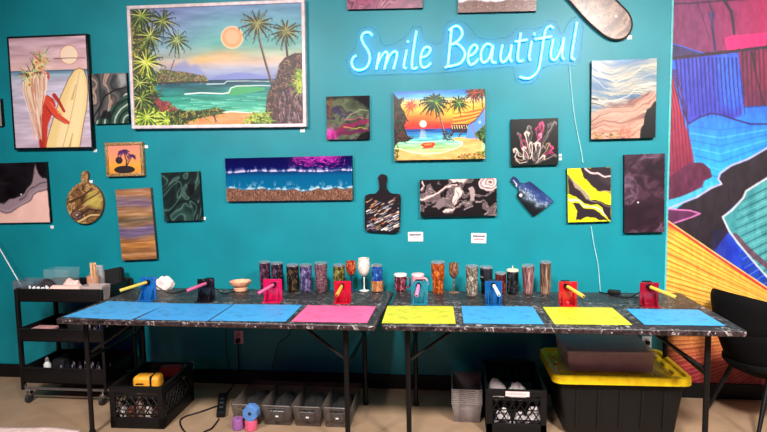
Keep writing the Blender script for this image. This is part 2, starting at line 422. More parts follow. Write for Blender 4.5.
    # cyan spill and dark river
    g.poly([(640, 200), (668, 200), (680, 197), (704, 187), (716, 182), (722, 186), (700, 198), (684, 206), (660, 216), (640, 220)], (74, 172, 196))
    river = [(1000, 90), (767, 149), (748, 160), (731, 166.5), (721, 174), (719, 179), (722, 184), (711, 189), (697, 198), (684, 203), (676, 209), (690, 211), (700, 214), (690, 218), (672, 224), (667, 224), (690, 240), (721, 262), (729, 232), (722, 217), (743, 198), (746, 191), (767, 178), (1000, 130)]
    g.poly(river, (38, 20, 34))
    g.line([(1000, 88), (767, 148), (748, 159), (731, 165.5), (720, 173), (718, 179), (721.5, 184), (711, 188), (697, 197), (684, 202), (660, 212)], 1.5, (190, 170, 205))
    g.poly([(640, 205), (668, 209), (690, 210), (700, 213.5), (692, 217), (674, 223), (640, 226)], (92, 34, 76)); g.line([(640, 206), (668, 209), (690, 210.5), (700, 213.5), (692, 217), (674, 223)], 1.2, (214, 120, 180))
    # royal blue
    g.poly([(729, 231), (736, 243), (767, 275), (1000, 420), (1000, 470), (767, 291), (740, 274), (713, 252)], (30, 66, 190), nz=(25, .06, .06, 8))
    g.mix(.55*np.clip((735-PX)/20, 0, 1)*(PX > 712)*(PY > 230)*(PY < 262), (30, 28, 90))
    # teal shell
    shell = [(1000, 130), (767, 178), (746, 191), (743, 198), (732, 210), (722, 217), (729, 231), (738, 243), (752, 260), (767, 276), (900, 370), (1000, 420)]
    g.poly(shell, (66, 146, 150), nz=(30, .08, .03, 5))
    for i in range(16):
        y = 188+i*9; g.line([(1000, y-90+i*14), (767, y), (735+abs(i-3)*1.5, y+14)], 1.7, (28, 84, 96), 1, .8)
        g.line([(1000, y-87+i*14), (767, y+4), (738+abs(i-3)*1.5, y+17)], 1, (140, 196, 190), .7, .6)
    g.line([(735, 236), (744, 246), (757, 258), (767, 266), (900, 358)], 6, (110, 58, 78), 5, .8)
    g.line([(1000, 130), (767, 178), (746, 191), (743, 198), (732, 210), (722.5, 217), (729, 231), (738, 243), (752, 260), (767, 277), (900, 371)], 1.9, (196, 196, 206))
    # golden fan
    fx, fy = 832, 330
    ang = np.degrees(np.arctan2(fy-PY, fx-PX)); rr = np.hypot(PX-fx, PY-fy)
    mask = ((PY > 222+.675*(PX-668)) & (PX < 832)) | ((PX >= 832) & (PY > 333))
    t = (PY-222)/165
    base = palette(t, [(0, (226, 96, 42)), (.08, (240, 182, 58)), (.45, (238, 184, 74)), (.62, (216, 158, 78)), (.78, (192, 104, 62)), (.9, (160, 40, 60)), (1, (130, 26, 50))])
    w = ang*.62 + 1.1*(fbm(ang*.35, rr*.01, 11, 3)-.5)
    fr = w % 1
    line_d = np.clip(1-np.abs(fr-.5)/.16, 0, 1); line_l = np.clip(1-np.abs(fr-.85)/.14, 0, 1)
    base = base*(1-.62*line_d[..., None]) + np.array((92, 28, 22.))*.62*line_d[..., None]
    base = base*(1-.45*line_l[..., None]) + np.array((250, 214, 150.))*.45*line_l[..., None]
    alt = ((np.floor(w) % 3) == 0)*.22; base = base*(1-alt[..., None]) + np.array((206, 96, 44.))*alt[..., None]
    cov = mask.astype(float)[..., None]; g.a = g.a*(1-cov)+base*cov
    g.line([(640, 204), (668, 223), (721, 259), (767, 289.5), (832, 333), (1000, 440)], 2.6, (206, 60, 50)); g.line([(640, 202), (668, 221), (721, 257), (767, 287.5), (832, 331), (1000, 438)], 1.2, (246, 200, 120))
    gr = (fbm(PX*.35, PY*.12, 21, 4)-.5)*34; g.a = np.clip(g.a+gr[..., None], 0, 255); g.tone(.92, 1.14, 1.0)
    a.a = g.a
    o = art_mesh('trim_2', a, x1-x0, z1-z0, .002, [art_mat('mural_paint', .55), M('mural_edge', (60, 40, 60))], loc=((x0+x1)/2, -.0005, (z0+z1)/2))
    o['kind'] = 'structure'; o.name = 'wall_mural'
mural()

# ------------------------------------------------------------------ pictures on the wall
PAINT = art_mat('matte_paint', .5); GLOSS = art_mat('resin_gloss_paint', .08); SEMI = art_mat('satin_paint', .3)
def picture(name, px, t, art, label, cat='painting', mat=None, side=None, group=None, frame=None):
    loc, w, h, rot = rect(px, t)
    if not frame:
        o = art_mesh(name, art, w, h, t, [mat or PAINT, side or SIDE], loc=loc, rot=rot)
        return tag(o, label, cat, group)
    fw, fm, lift = frame
    r = thing(name, label, cat, loc, rot, group)
    mb = MB()
    for sx, sz, ww, hh in ((0, 1, w, fw), (0, -1, w, fw), (1, 0, fw, h-2*fw), (-1, 0, fw, h-2*fw)):
        mb.box((sx*(w-fw)/2, -t/2, sz*(h-fw)/2), (ww, t, hh), .004)
    mb.build('frame', fm, r)
    art_mesh('canvas', art, w-2*fw, h-2*fw, t-lift, [mat or PAINT, side or SIDE], r)
    return r

def art_beach():
    a = Art((37, 18, 565, 386), 360)
    a.vgrad([(18, (112, 140, 180)), (80, (104, 162, 172)), (130, (108, 176, 168)), (165, (172, 184, 158)), (190, (212, 184, 164)), (215, (160, 164, 186)), (245, (124, 136, 184))])
    a.mix(np.clip(1-np.hypot((a.X-110)/210, (a.Y-60)/160), 0, 1)*.9, (140, 144, 190))
    a.mix(np.clip(1-np.hypot((a.X-330)/90, (a.Y-172)/26), 0, 1), (226, 186, 140)); a.mix(np.clip(1-np.hypot((a.X-260)/60, (a.Y-180)/16), 0, 1), (236, 196, 136))
    a.mix(np.clip(1-np.hypot((a.X-520)/160, (a.Y-60)/120), 0, 1)*.7, (96, 150, 170))
    a.grain(26, .012, .06, 3, (a.Y < 245)*1.0)
    a.disc(353, 115, 35, (246, 206, 168), soft=4); a.disc(353, 115, 31, (248, 158, 112), soft=3); a.disc(353, 113, 22, (250, 180, 140), soft=8)
    a.poly([(150, 250), (165, 205), (185, 190), (205, 182), (220, 200), (240, 195), (255, 215), (275, 235), (285, 250)], (138, 144, 192), .7, 10)
    a.poly([(270, 250), (300, 234), (330, 230), (360, 224), (400, 226), (430, 232), (470, 240), (480, 250)], (126, 136, 190), 1, 4)
    sea = (a.Y > 246)*1.0
    c = palette((a.Y-246)/110, [(0, (16, 66, 92)), (.2, (24, 108, 112)), (.5, (40, 146, 128)), (.8, (80, 176, 150)), (1, (130, 196, 160))])
    a.a = a.a*(1-sea[..., None])+c*sea[..., None]; a.grain(46, .012, .14, 9, sea)
    for y, x0, x1 in ((252, 120, 330), (258, 330, 470), (278, 200, 330), (264, 130, 260)):
        a.line([(x0, y), ((x0+x1)/2, y+2), (x1, y-1)], 3, (16, 76, 90), 2, .8)
    a.poly([(330, 292), (342, 274), (362, 266), (400, 268), (450, 272), (450, 280), (400, 290), (350, 296)], (70, 160, 104), 1, 4)
    a.line([(200, 288), (250, 285), (320, 289), (338, 286), (345, 272), (362, 266), (440, 266), (475, 268)], 4, (244, 246, 240), 2); a.line([(270, 258), (325, 258), (333, 250), (400, 251), (470, 254)], 3, (226, 236, 240), 1.5)
    for i in range(26):
        x = random.Random(i).uniform(150, 440); y = 300+i*1.7; a.line([(x, y), (x+40, y+random.Random(i+50).uniform(-3, 3))], 2, (180, 234, 210), 1, .7)
    isl = [(105, 252), (112, 215), (135, 208), (165, 214), (200, 218), (235, 226), (262, 232), (276, 244), (276, 250)]
    a.poly(isl, (92, 92, 62)); a.dabs(isl, 160, 12, 3, [(150, 150, 80), (60, 70, 44), (176, 130, 110), (110, 120, 70)], 2)
    a.line([(105, 252), (276, 250)], 4, (60, 44, 44))
    a.poly([(180, 388), (215, 368), (270, 358), (320, 346), (370, 350), (420, 352), (470, 390)], (228, 152, 104), nz=(30, .02, .1, 5))
    a.line([(300, 352), (345, 345), (400, 350), (430, 346)], 4, (236, 246, 226), 2)
    L1 = [(37, 18), (60, 60), (92, 120), (84, 180), (110, 220), (104, 280), (125, 310), (170, 335), (230, 352), (300, 346), (330, 350), (262, 362), (215, 372), (190, 388), (37, 388)]
    a.poly(L1, (58, 78, 40)); a.dabs(L1, 520, 26, 5, [(48, 66, 34), (110, 140, 52), (176, 196, 74), (36, 40, 30), (140, 160, 60), (96, 60, 70)], 4)
    a.dabs([(37, 60), (80, 90), (80, 200), (37, 240)], 130, 14, 4, [(150, 110, 60), (196, 170, 90), (80, 60, 44), (120, 130, 60)], 6)
    a.dabs([(100, 300), (140, 310), (190, 345), (120, 345)], 90, 10, 4, [(150, 56, 66), (190, 84, 80), (110, 40, 60)], 7)
    a.dabs([(37, 330), (130, 345), (200, 388), (37, 388)], 150, 24, 6, [(196, 212, 70), (150, 186, 66), (226, 226, 120), (70, 100, 40)], 8)
    a.line([(170, 180), (150, 230), (120, 285)], 3, (96, 84, 96)); a.line([(95, 120), (100, 180)], 3, (80, 70, 60))
    D0 = (36, 48, 30); G = [D0, (150, 168, 74), (206, 206, 116), (96, 116, 56)]
    a.dabs([(37, 18), (170, 18), (150, 60), (110, 110), (100, 200), (37, 220)], 120, 16, 5, [(60, 72, 44), (90, 80, 70), (44, 52, 40)], 31)
    a.star(70, 40, 58, G, 15, 6, 1); a.star(138, 58, 48, G, 13, 5, 2); a.star(96, 104, 52, G, 14, 6, 3); a.star(180, 118, 46, [(40, 56, 40), (140, 160, 90), (196, 200, 150)], 14, 5, 4); a.star(80, 186, 60, [(56, 74, 30), (196, 206, 74), (232, 228, 130)], 15, 7, 5)
    a.star(56, 250, 40, G, 12, 6, 6); a.star(60, 300, 48, G, 13, 6, 9); a.star(75, 360, 44, [(60, 90, 34), (170, 196, 70), (210, 220, 100)], 12, 6, 10); a.star(140, 372, 40, [(60, 90, 34), (150, 180, 64), (206, 216, 96)], 12, 6, 11)
    b2 = [(150, 352), (180, 338), (215, 344), (250, 340), (290, 334), (330, 342), (300, 352), (250, 360), (215, 372), (190, 388), (150, 380)]
    a.poly(b2, (40, 54, 30)); a.dabs(b2, 160, 10, 4, [(110, 130, 54), (60, 70, 36), (170, 150, 70), (30, 36, 26)], 41)
    a.line([(428, 90), (440, 140), (452, 190), (474, 270)], 6, (70, 52, 52), 7); a.line([(430, 92), (442, 140), (455, 192), (476, 270)], 1.5, (176, 150, 120))
    a.line([(516, 130), (520, 175), (524, 215)], 6, (62, 46, 46), 7)
    R1 = [(400, 388), (420, 360), (450, 350), (455, 300), (470, 262), (486, 240), (496, 200), (512, 182), (540, 170), (570, 168), (570, 388)]
    a.poly(R1, (70, 46, 48)); a.dabs(R1, 760, 9, 3.4, [(134, 92, 82), (54, 34, 42), (160, 122, 104), (40, 30, 36), (104, 70, 60), (78, 88, 48)], 5)
    a.dabs([(500, 280), (565, 260), (565, 388), (480, 388)], 160, 22, 2.5, [(170, 146, 150), (46, 28, 42), (110, 66, 92)], 6, (60, 110))
    a.dabs([(545, 225), (568, 215), (568, 300), (550, 285)], 60, 24, 5, [(120, 150, 60), (180, 190, 84)], 9); a.dabs([(380, 386), (410, 352), (460, 350), (470, 388)], 150, 16, 4, [(130, 160, 56), (190, 200, 80), (60, 84, 40)], 10)
    K = [(34, 40, 34), (112, 112, 60), (160, 152, 88)]
    a.star(430, 76, 58, K, 14, 6, 12, .12); a.star(516, 102, 50, K, 14, 6, 13, .12); a.tone(.93, 1.12, 1.05)
    return a
white_frame = M('white_frame_paint', (226, 206, 208), .4)
picture('framed_painting', [(127, 5.5), (305, -1), (305.5, 126.5), (131, 129)], .05, art_beach(), 'large framed painting of a turquoise palm-tree bay, orange sun, in white frame', frame=(.023, white_frame, .012))

def art_surf():
    a = Art((30, 25, 305, 408), 200)
    a.vgrad([(25, (206, 172, 184)), (90, (214, 178, 184)), (138, (226, 186, 184)), (140, (110, 140, 170)), (152, (150, 178, 196)), (175, (196, 190, 208)), (408, (212, 190, 206))])
    a.grain(40, .01, .07, 3)
    for i in range(8): a.line([(30, 165+i*30), (150, 160+i*31), (305, 168+i*29)], 3, [(176, 160, 190), (226, 208, 220)][i % 2], 2, .5)
    a.disc(243, 88, 33, (214, 130, 110)); a.disc(243, 88, 31, (248, 224, 196)); a.line([(190, 100), (243, 99), (300, 101)], 3, (120, 70, 80), 2)
    a.line([(30, 140), (305, 141)], 3, (60, 90, 120), 3)
    b = [(138, 412), (150, 370), (172, 310), (205, 230), (238, 168), (258, 142), (278, 134), (293, 142), (302, 170), (303, 215), (296, 270), (278, 340), (262, 412)]
    a.poly(b, (238, 208, 146)); a.poly([(175, 412), (200, 320), (240, 210), (270, 150), (290, 150), (296, 200), (280, 300), (250, 412)], (246, 224, 176), .8, 14)
    a.line([(200, 412), (232, 320), (255, 240), (276, 150)], 3, (206, 168, 106), 2); a.line([(245, 240), (262, 190)], 8, (214, 178, 116), 3); a.line([(225, 412), (240, 360)], 8, (206, 166, 100), 3)
    a.line(b, 2.5, (120, 84, 60))
    a.line([(182, 226), (196, 246), (214, 282)], 15, (178, 54, 44), 9)
    a.poly([(118, 412), (114, 330), (120, 262), (136, 230), (158, 224), (178, 238), (186, 262), (170, 292), (152, 330), (142, 412)], (198, 64, 48)); a.poly([(118, 412), (114, 330), (122, 270), (132, 300), (134, 412)], (156, 44, 38), .8, 8)
    a.line([(152, 240), (170, 272), (186, 294), (226, 322)], 26, (218, 80, 56), 12); a.line([(150, 262), (164, 286), (182, 304), (216, 326)], 4, (146, 38, 34), 3); a.line([(168, 250), (186, 276), (204, 294)], 5, (238, 120, 84), 3)
    a.poly([(120, 190), (112, 160), (124, 140), (150, 138), (168, 150), (170, 164), (160, 178), (140, 192)], (204, 92, 66))
    rd = random.Random(4)
    for i in range(120):
        x = rd.uniform(78, 158); c = rd.choice([(244, 222, 190), (238, 200, 184), (226, 170, 144), (250, 236, 218), (206, 150, 124)])
        e = 116+(x-118)*.42+rd.uniform(-10, 10); m = x-6+rd.uniform(-8, 6) if x < 130 else x-2
        yb = rd.uniform(225, 270) if x > 140 else rd.uniform(270, 385)
        a.line([(x+rd.uniform(-4, 4), 140+rd.uniform(0, 30)), (m, 205), ((m+e)/2, (205+yb)/2+rd.uniform(-8, 8)), (e, yb)], 4.2, c, 1.4)
    for i in range(110):
        an = rd.uniform(0, 2*PI); l = rd.uniform(20, 52); cx, cy = rd.choice([(105, 150), (140, 108), (152, 92), (120, 140), (90, 160), (150, 120)])
        a.line([(cx, cy), (cx+math.cos(an)*l, cy+math.sin(an)*l*.9-6)], 5, rd.choice([(120, 140, 80), (206, 216, 150), (70, 80, 56), (232, 226, 180), (160, 90, 80), (240, 170, 120)]), 1.2)
    for cx, cy in ((105, 150), (130, 128), (92, 185), (122, 108)): a.disc(cx, cy, 9, (240, 226, 150)); a.disc(cx+3, cy+2, 5, (216, 120, 100))
    a.tone(.95, 1.08, 1.05); return a
picture('framed_painting', [(8, 36.5), (88, 33.5), (92, 148.5), (12.5, 150)], .04, art_surf(), 'framed portrait of a long-haired surfer in red hugging a yellow surfboard, black frame', frame=(.014, M('black_frame_paint', (10, 9, 10), .4, spec=.3), .003))

def art_sunset():
    a = Art((45, 52, 492, 390), 260)
    a.vgrad([(52, (40, 104, 180)), (80, (90, 160, 200)), (105, (220, 190, 130)), (140, (250, 170, 70)), (180, (248, 120, 50)), (225, (226, 60, 50)), (238, (200, 50, 70))])
    a.mix(np.clip(1-np.hypot((a.X-330)/130, (a.Y-150)/70), 0, 1), (252, 190, 70)); a.grain(30, .012, .07, 2, (a.Y < 238)*1.0)
    sea = (a.Y > 238)*1.0; c = palette((a.Y-238)/110, [(0, (30, 60, 120)), (.2, (50, 120, 180)), (.45, (110, 190, 200)), (.7, (150, 200, 150)), (1, (190, 210, 140))])
    a.a = a.a*(1-sea[..., None])+c*sea[..., None]; a.grain(60, .015, .2, 6, sea)
    a.disc(190, 213, 18, (252, 190, 170)); a.disc(190, 213, 15, (255, 224, 206))
    for i in range(9): a.line([(180-i, 242+i*5), (200+i, 243+i*5)], 2.5, (244, 220, 190), 1.5, .8)
    a.line([(60, 288), (110, 300), (180, 303), (260, 300), (310, 296), (380, 306)], 4, (230, 240, 220), 2)
    sand = [(45, 392), (45, 330), (80, 335), (130, 352), (200, 362), (270, 358), (330, 345), (380, 322), (385, 305), (340, 295), (330, 285), (400, 282), (455, 290), (480, 310), (470, 350), (492, 392)]
    a.poly(sand, (238, 170, 110), nz=(26, .03, .1, 3)); a.line([(45, 330), (80, 335), (130, 352), (200, 362), (270, 358), (330, 345), (380, 322), (385, 306)], 4, (236, 240, 210), 3)
    a.poly([(325, 222), (345, 190), (430, 152), (488, 138), (470, 176), (440, 206), (410, 222)], (226, 130, 50))
    for i in range(7): a.line([(330+i*3, 218-i*10), (400+i*8, 208-i*10), (455+i*4, 190-i*8)], 3, [(250, 190, 100), (150, 60, 30)][i % 2], 3)
    a.poly([(400, 290), (408, 225), (440, 208), (472, 170), (490, 145), (492, 230), (470, 270), (440, 290)], (96, 140, 196)); a.disc(466, 212, 8, (150, 180, 170)); a.line([(425, 215), (450, 290)], 8, (130, 120, 170), 10)
    a.poly([(325, 226), (410, 224), (405, 262), (330, 258)], (50, 44, 60)); 
    for i in range(7): a.line([(330+i*12, 222), (334+i*12, 240)], 3.5, (244, 210, 140))
    a.line([(395, 230), (365, 280)], 5, (80, 50, 40)); a.line([(345, 245), (330, 275)], 6, (60, 40, 40))
    G = [(20, 34, 18), (60, 104, 40), (150, 160, 56), (40, 76, 34)]
    a.line([(262, 120), (276, 190), (300, 285)], 7, (50, 34, 34), 9); a.line([(264, 130), (280, 200), (303, 285)], 2, (230, 200, 170))
    a.star(248, 104, 74, G, 16, 12, 1, .3, .85); a.star(248, 104, 60, G, 14, 9, 21, .3, .8); a.star(365, 116, 48, G, 15, 8, 2, .25); a.star(130, 122, 36, [(120, 30, 34), (206, 60, 44), (236, 120, 60)], 13, 5, 3); a.line([(130, 122), (112, 175)], 3, (130, 40, 36))
    a.star(440, 70, 52, [(70, 30, 24), (170, 76, 46), (110, 60, 30)], 15, 8, 5); a.star(478, 66, 40, [(60, 30, 24), (190, 84, 50), (80, 70, 30)], 13, 7, 6); a.line([(436, 80), (436, 150)], 4, (70, 36, 34)); a.line([(475, 70), (480, 140)], 5, (60, 34, 34))
    Lf = [(45, 60), (70, 90), (95, 80), (78, 120), (100, 160), (112, 190), (96, 220), (110, 270), (140, 285), (100, 300), (60, 300), (45, 330)]
    a.poly(Lf, (36, 34, 30)); a.dabs(Lf, 200, 16, 5, [(20, 24, 24), (76, 60, 40), (60, 84, 40), (110, 50, 50), (40, 50, 36)], 4)
    a.dabs([(45, 330), (70, 320), (60, 392), (45, 392)], 60, 12, 4, [(90, 120, 50), (40, 50, 30)], 5); Rf = [(440, 270), (492, 225), (492, 320), (470, 300)]; a.poly(Rf, (34, 50, 30)); a.dabs(Rf, 90, 12, 4, [(70, 110, 50), (24, 30, 24), (120, 140, 60)], 6)
    a.dabs([(330, 392), (380, 368), (450, 360), (492, 340), (492, 392)], 170, 12, 4, [(60, 90, 40), (170, 120, 70), (30, 36, 24), (120, 140, 60)], 8); a.dabs([(290, 250), (330, 262), (340, 300), (290, 292)], 60, 10, 5, [(40, 40, 40), (70, 70, 50)], 9)
    a.poly([(178, 318), (190, 306), (240, 304), (250, 312), (240, 328), (195, 332)], (206, 62, 40)); a.poly([(190, 312), (235, 308), (232, 318), (196, 322)], (244, 130, 70)); a.line([(186, 334), (236, 332)], 4, (120, 60, 50))
    a.line([(330, 220), (410, 222), (442, 206), (472, 170), (490, 142)], 5, (40, 30, 40), 4); a.tone(.95, 1.15, 1.08); return a
picture('canvas_painting', [(393.5, 91.5), (485.5, 89), (484.5, 158.5), (394.5, 160.5)], .045, art_sunset(), 'canvas painting of an orange sunset lagoon with thatched hut and palms', mat=SEMI)

def art_smallpalm():
    a = Art((333, 52, 432, 137), 90)
    a.vgrad([(52, (238, 138, 120)), (95, (240, 150, 90)), (115, (236, 160, 50)), (137, (226, 140, 50))])
    a.disc(365, 97, 11, (34, 14, 24)); a.disc(380, 126, 32, (26, 14, 20), 12)
    a.line([(385, 118), (388, 100), (382, 76)], 4, (30, 14, 26), 3); a.line([(386, 118), (396, 100), (404, 88)], 3.5, (30, 14, 26), 2.5)
    a.palm(381, 72, 20, [(50, 20, 60), (90, 34, 110)], 12, 4, 1, .5, -215, 35); a.palm(404, 85, 14, [(50, 20, 60), (90, 34, 110)], 11, 3, 2, .5, -215, 35)
    return a
picture('framed_painting', [(104.5, 143), (142.5, 141.5), (143.5, 176), (106, 176.5)], .035, art_smallpalm(), 'tiny framed palm island silhouette on orange, in speckled gold frame', frame=(.022, speck('gold_glitter', [(.3, (120, 84, 50)), (.5, (176, 140, 90)), (.66, (214, 186, 130))], 120, rough=.4), .008))

P = lambda *s: list(s)
def art_greenpour():
    a = Art((91, 73, 129, 124), 100)
    x = (a.X-91)/38; y = (a.Y-73)/51
    wx = fbm(x*1.7, y*1.7, 3, 3)-.5; fine = fbm(x*6, y*6, 8, 3)-.5
    low = y > 1.02-.62*x+.25*wx
    r1 = np.hypot((x-1.0), (y-1.0)*1.15)*8 + wx*2.2 + fine*.5; r2 = (x-.2)*3.2 + (y-.2)*1.1 + wx*5 + fine*.5
    c1 = palette(1-np.abs((r1 % 2)-1), [(0, (20, 30, 28)), (.35, (34, 70, 56)), (.55, (58, 96, 78)), (.72, (24, 44, 38)), (.85, (150, 166, 150)), (1, (196, 196, 184))])
    c2 = palette(1-np.abs((r2 % 2)-1), [(0, (40, 42, 44)), (.3, (76, 76, 78)), (.5, (104, 98, 96)), (.66, (60, 58, 58)), (.82, (156, 122, 108)), (.92, (190, 166, 150)), (1, (88, 80, 80))])
    a.a = np.where(low[..., None], c1, c2); a.poly([(119, 73), (129, 73), (129, 84), (122, 88)], (170, 172, 168), .8, 4); a.line([(91, 116), (97, 108), (104, 96), (116, 90), (128, 88)], 1.4, (22, 20, 22), 2)
    a.poly([(98, 118), (102, 110), (110, 112), (108, 120)], (20, 18, 22), .9, 2)
    return a
picture('pour_painting', [(92.5, 74), (128, 72.5), (127, 123), (93.5, 124)], .03, art_greenpour(), 'swirled grey, green and beige pour painting between the surfer portrait and the bay painting', mat=SEMI)

def art_pinkblack():
    a = Art((-110, 60, 235, 350), 170, (18, 14, 18)); rd = np.random.RandomState(1)
    a.grain(16, .02, .02, 4)
    edge = [(-110, 215), (-70, 190), (-40, 225), (-10, 245), (8, 250), (20, 252), (40, 240), (70, 236), (95, 225), (115, 205), (130, 190), (150, 170), (160, 150), (172, 118), (190, 75), (196, 110), (215, 138), (235, 140)]
    a.poly(edge+[(235, 352), (-110, 352)], (150, 128, 136), 1, 8)
    lo = [(-110, 250), (-60, 250), (0, 290), (20, 298), (50, 294), (90, 276), (120, 258), (150, 240), (190, 205), (235, 195)]
    a.poly(lo+[(235, 352), (-110, 352)], (236, 190, 178), 1, 4, nz=(14, .02, .02, 3))
    a.line(lo, 5, (110, 82, 92), 4); a.line([(x, y-12) for x, y in lo], 4, (190, 166, 170), 4, .7); a.line([(100, 240), (150, 190), (200, 165), (235, 155)], 7, (84, 66, 78), 5)
    a.line([(-110, 160), (30, 160), (60, 166)], 3, (60, 54, 60), 2, .6); a.warp(12, .02, 3, 3); a.disc(105, 213, 4, (230, 230, 230)); return a
picture('pour_painting', [(-23, 163.8), (46.5, 162), (49, 222), (-22, 223.4)], .03, art_pinkblack(), 'black pour painting with grey wave over pale pink, at left edge above cart', mat=SEMI)

def art_stripe():
    a = Art((118, 188, 154, 260), 90)
    n = fbm(a.X*.06, a.Y*.03, 3, 3); y = (a.Y-188)/72 + (n-.5)*.09
    a.a = palette(y, [(0, (150, 104, 78)), (.06, (176, 126, 88)), (.12, (128, 100, 98)), (.2, (116, 92, 116)), (.27, (150, 110, 84)), (.36, (164, 120, 80)), (.43, (104, 88, 70)), (.5, (144, 110, 86)), (.56, (112, 92, 124)), (.64, (100, 84, 112)), (.7, (150, 104, 72)), (.78, (190, 128, 70)), (.86, (140, 96, 64)), (.93, (176, 122, 78)), (1, (120, 84, 60))])
    a.grain(44, .05, .7, 8); return a
picture('pour_painting', [(118, 189.5), (152.5, 188), (154.5, 258.5), (119.5, 260.5)], .035, art_stripe(), 'tall narrow panel of brown, orange and mauve horizontal streaks', mat=SEMI, side=M('brown_side', (110, 78, 58)))

def art_dkgreen():
    a = Art((162, 171, 201, 221), 100)
    a.pour([(0, (10, 20, 20)), (.4, (20, 42, 40)), (.6, (44, 76, 68)), (.68, (84, 108, 98)), (.74, (26, 50, 46)), (1, (12, 22, 24))], .034, 15, 3.2, 35, .6, 1.8, 3)
    a.poly([(188, 184), (196, 183), (195, 193), (190, 196)], (10, 12, 16), 1, 1); return a
picture('pour_painting', [(162.5, 172.5), (200, 171.5), (201, 220), (163, 221.5)], .03, art_dkgreen(), 'small near-black green marbled pour painting right of the streaked brown panel', mat=SEMI)

def art_ocean():
    a = Art((75, 138, 727, 362), 330)
    n = fbm(a.X*.02, a.Y*.02, 3, 4)
    a.vgrad([(138, (14, 12, 66)), (190, (14, 16, 78)), (212, (16, 50, 100)), (236, (8, 86, 130)), (300, (14, 96, 136)), (362, (20, 100, 140))])
    def fringe(y0, amp, sd, thick, col, ln):
        base = y0 + (fbm(a.X*.012, a.X*0+1, sd, 3)-.5)*amp
        d = a.Y-base; m = fbm(a.X*.06, a.Y*.03, sd+5, 4)
        up = np.clip(1-np.abs(d)/thick, 0, 1)*(.3+1.1*(m > .45)); a.mix(np.clip(up, 0, 1), col)
        lace = np.clip(1+d/ln, 0, 1)*(d < 0)*np.clip((m-.52)*9, 0, 1); a.mix(lace*.75, col); return base
    fringe(208, 18, 4, 8, (150, 150, 190), 26); fringe(210, 18, 4, 4, (206, 190, 216), 10)
    b = fringe(304, 44, 9, 7, (170, 196, 206), 44)
    sand = np.clip((a.Y-b-4)/3, 0, 1); sn = vnoise(a.X*.35, a.Y*.35, 2)
    sc = palette(sn, [(0, (62, 40, 36)), (.5, (112, 76, 62)), (.8, (150, 106, 86)), (1, (206, 170, 146))]); a.a = a.a*(1-sand[..., None])+sc*sand[..., None]
    return a
picture('resin_panel', [(224.5, 158.2), (351.5, 155.8), (353, 199.5), (227, 201.5)], .035, art_ocean(), 'long resin ocean panel, navy water and white foam over brown glitter sand', mat=art_mat('ocean_resin', .04, .05, 40))

def art_olive():
    a = Art((107, 72, 397, 365), 110)
    a.pour([(0, (40, 42, 40)), (.4, (78, 84, 70)), (.7, (104, 110, 84)), (1, (60, 52, 70))], .008, 4, 2.5, 20, 1, 1.2)
    a.poly([(107, 72), (400, 72), (400, 150), (330, 120), (300, 84), (107, 90)], (38, 34, 42), .9, 20)
    a.line([(140, 90), (140, 150), (124, 220)], 22, (120, 76, 60), 16, .7); a.line([(165, 150), (210, 200), (250, 225)], 24, (66, 58, 96), 12, .8)
    a.line([(107, 345), (170, 330), (230, 285), (300, 255), (400, 240)], 50, (142, 44, 84), 26, .8); a.line([(160, 350), (220, 330), (300, 305), (400, 300)], 30, (104, 36, 74), 20, .8)
    a.line([(230, 284), (270, 280), (340, 286), (390, 294)], 5, (206, 180, 70), 3); a.line([(240, 240), (280, 190), (330, 165), (395, 170)], 8, (160, 164, 120), 6, .7); a.line([(250, 230), (320, 216), (390, 222)], 5, (206, 90, 130), 3)
    a.poly([(300, 365), (330, 320), (370, 310), (400, 320), (400, 368)], (26, 24, 26), .9, 12); a.warp(22, .012, 4, 4); return a
picture('pour_painting', [(326.5, 96.5), (369, 95.5), (369.5, 139), (326.5, 139.8)], .03, art_olive(), 'dark olive square pour painting with magenta and yellow band', mat=art_mat('olive_resin', .06, .05, 12))

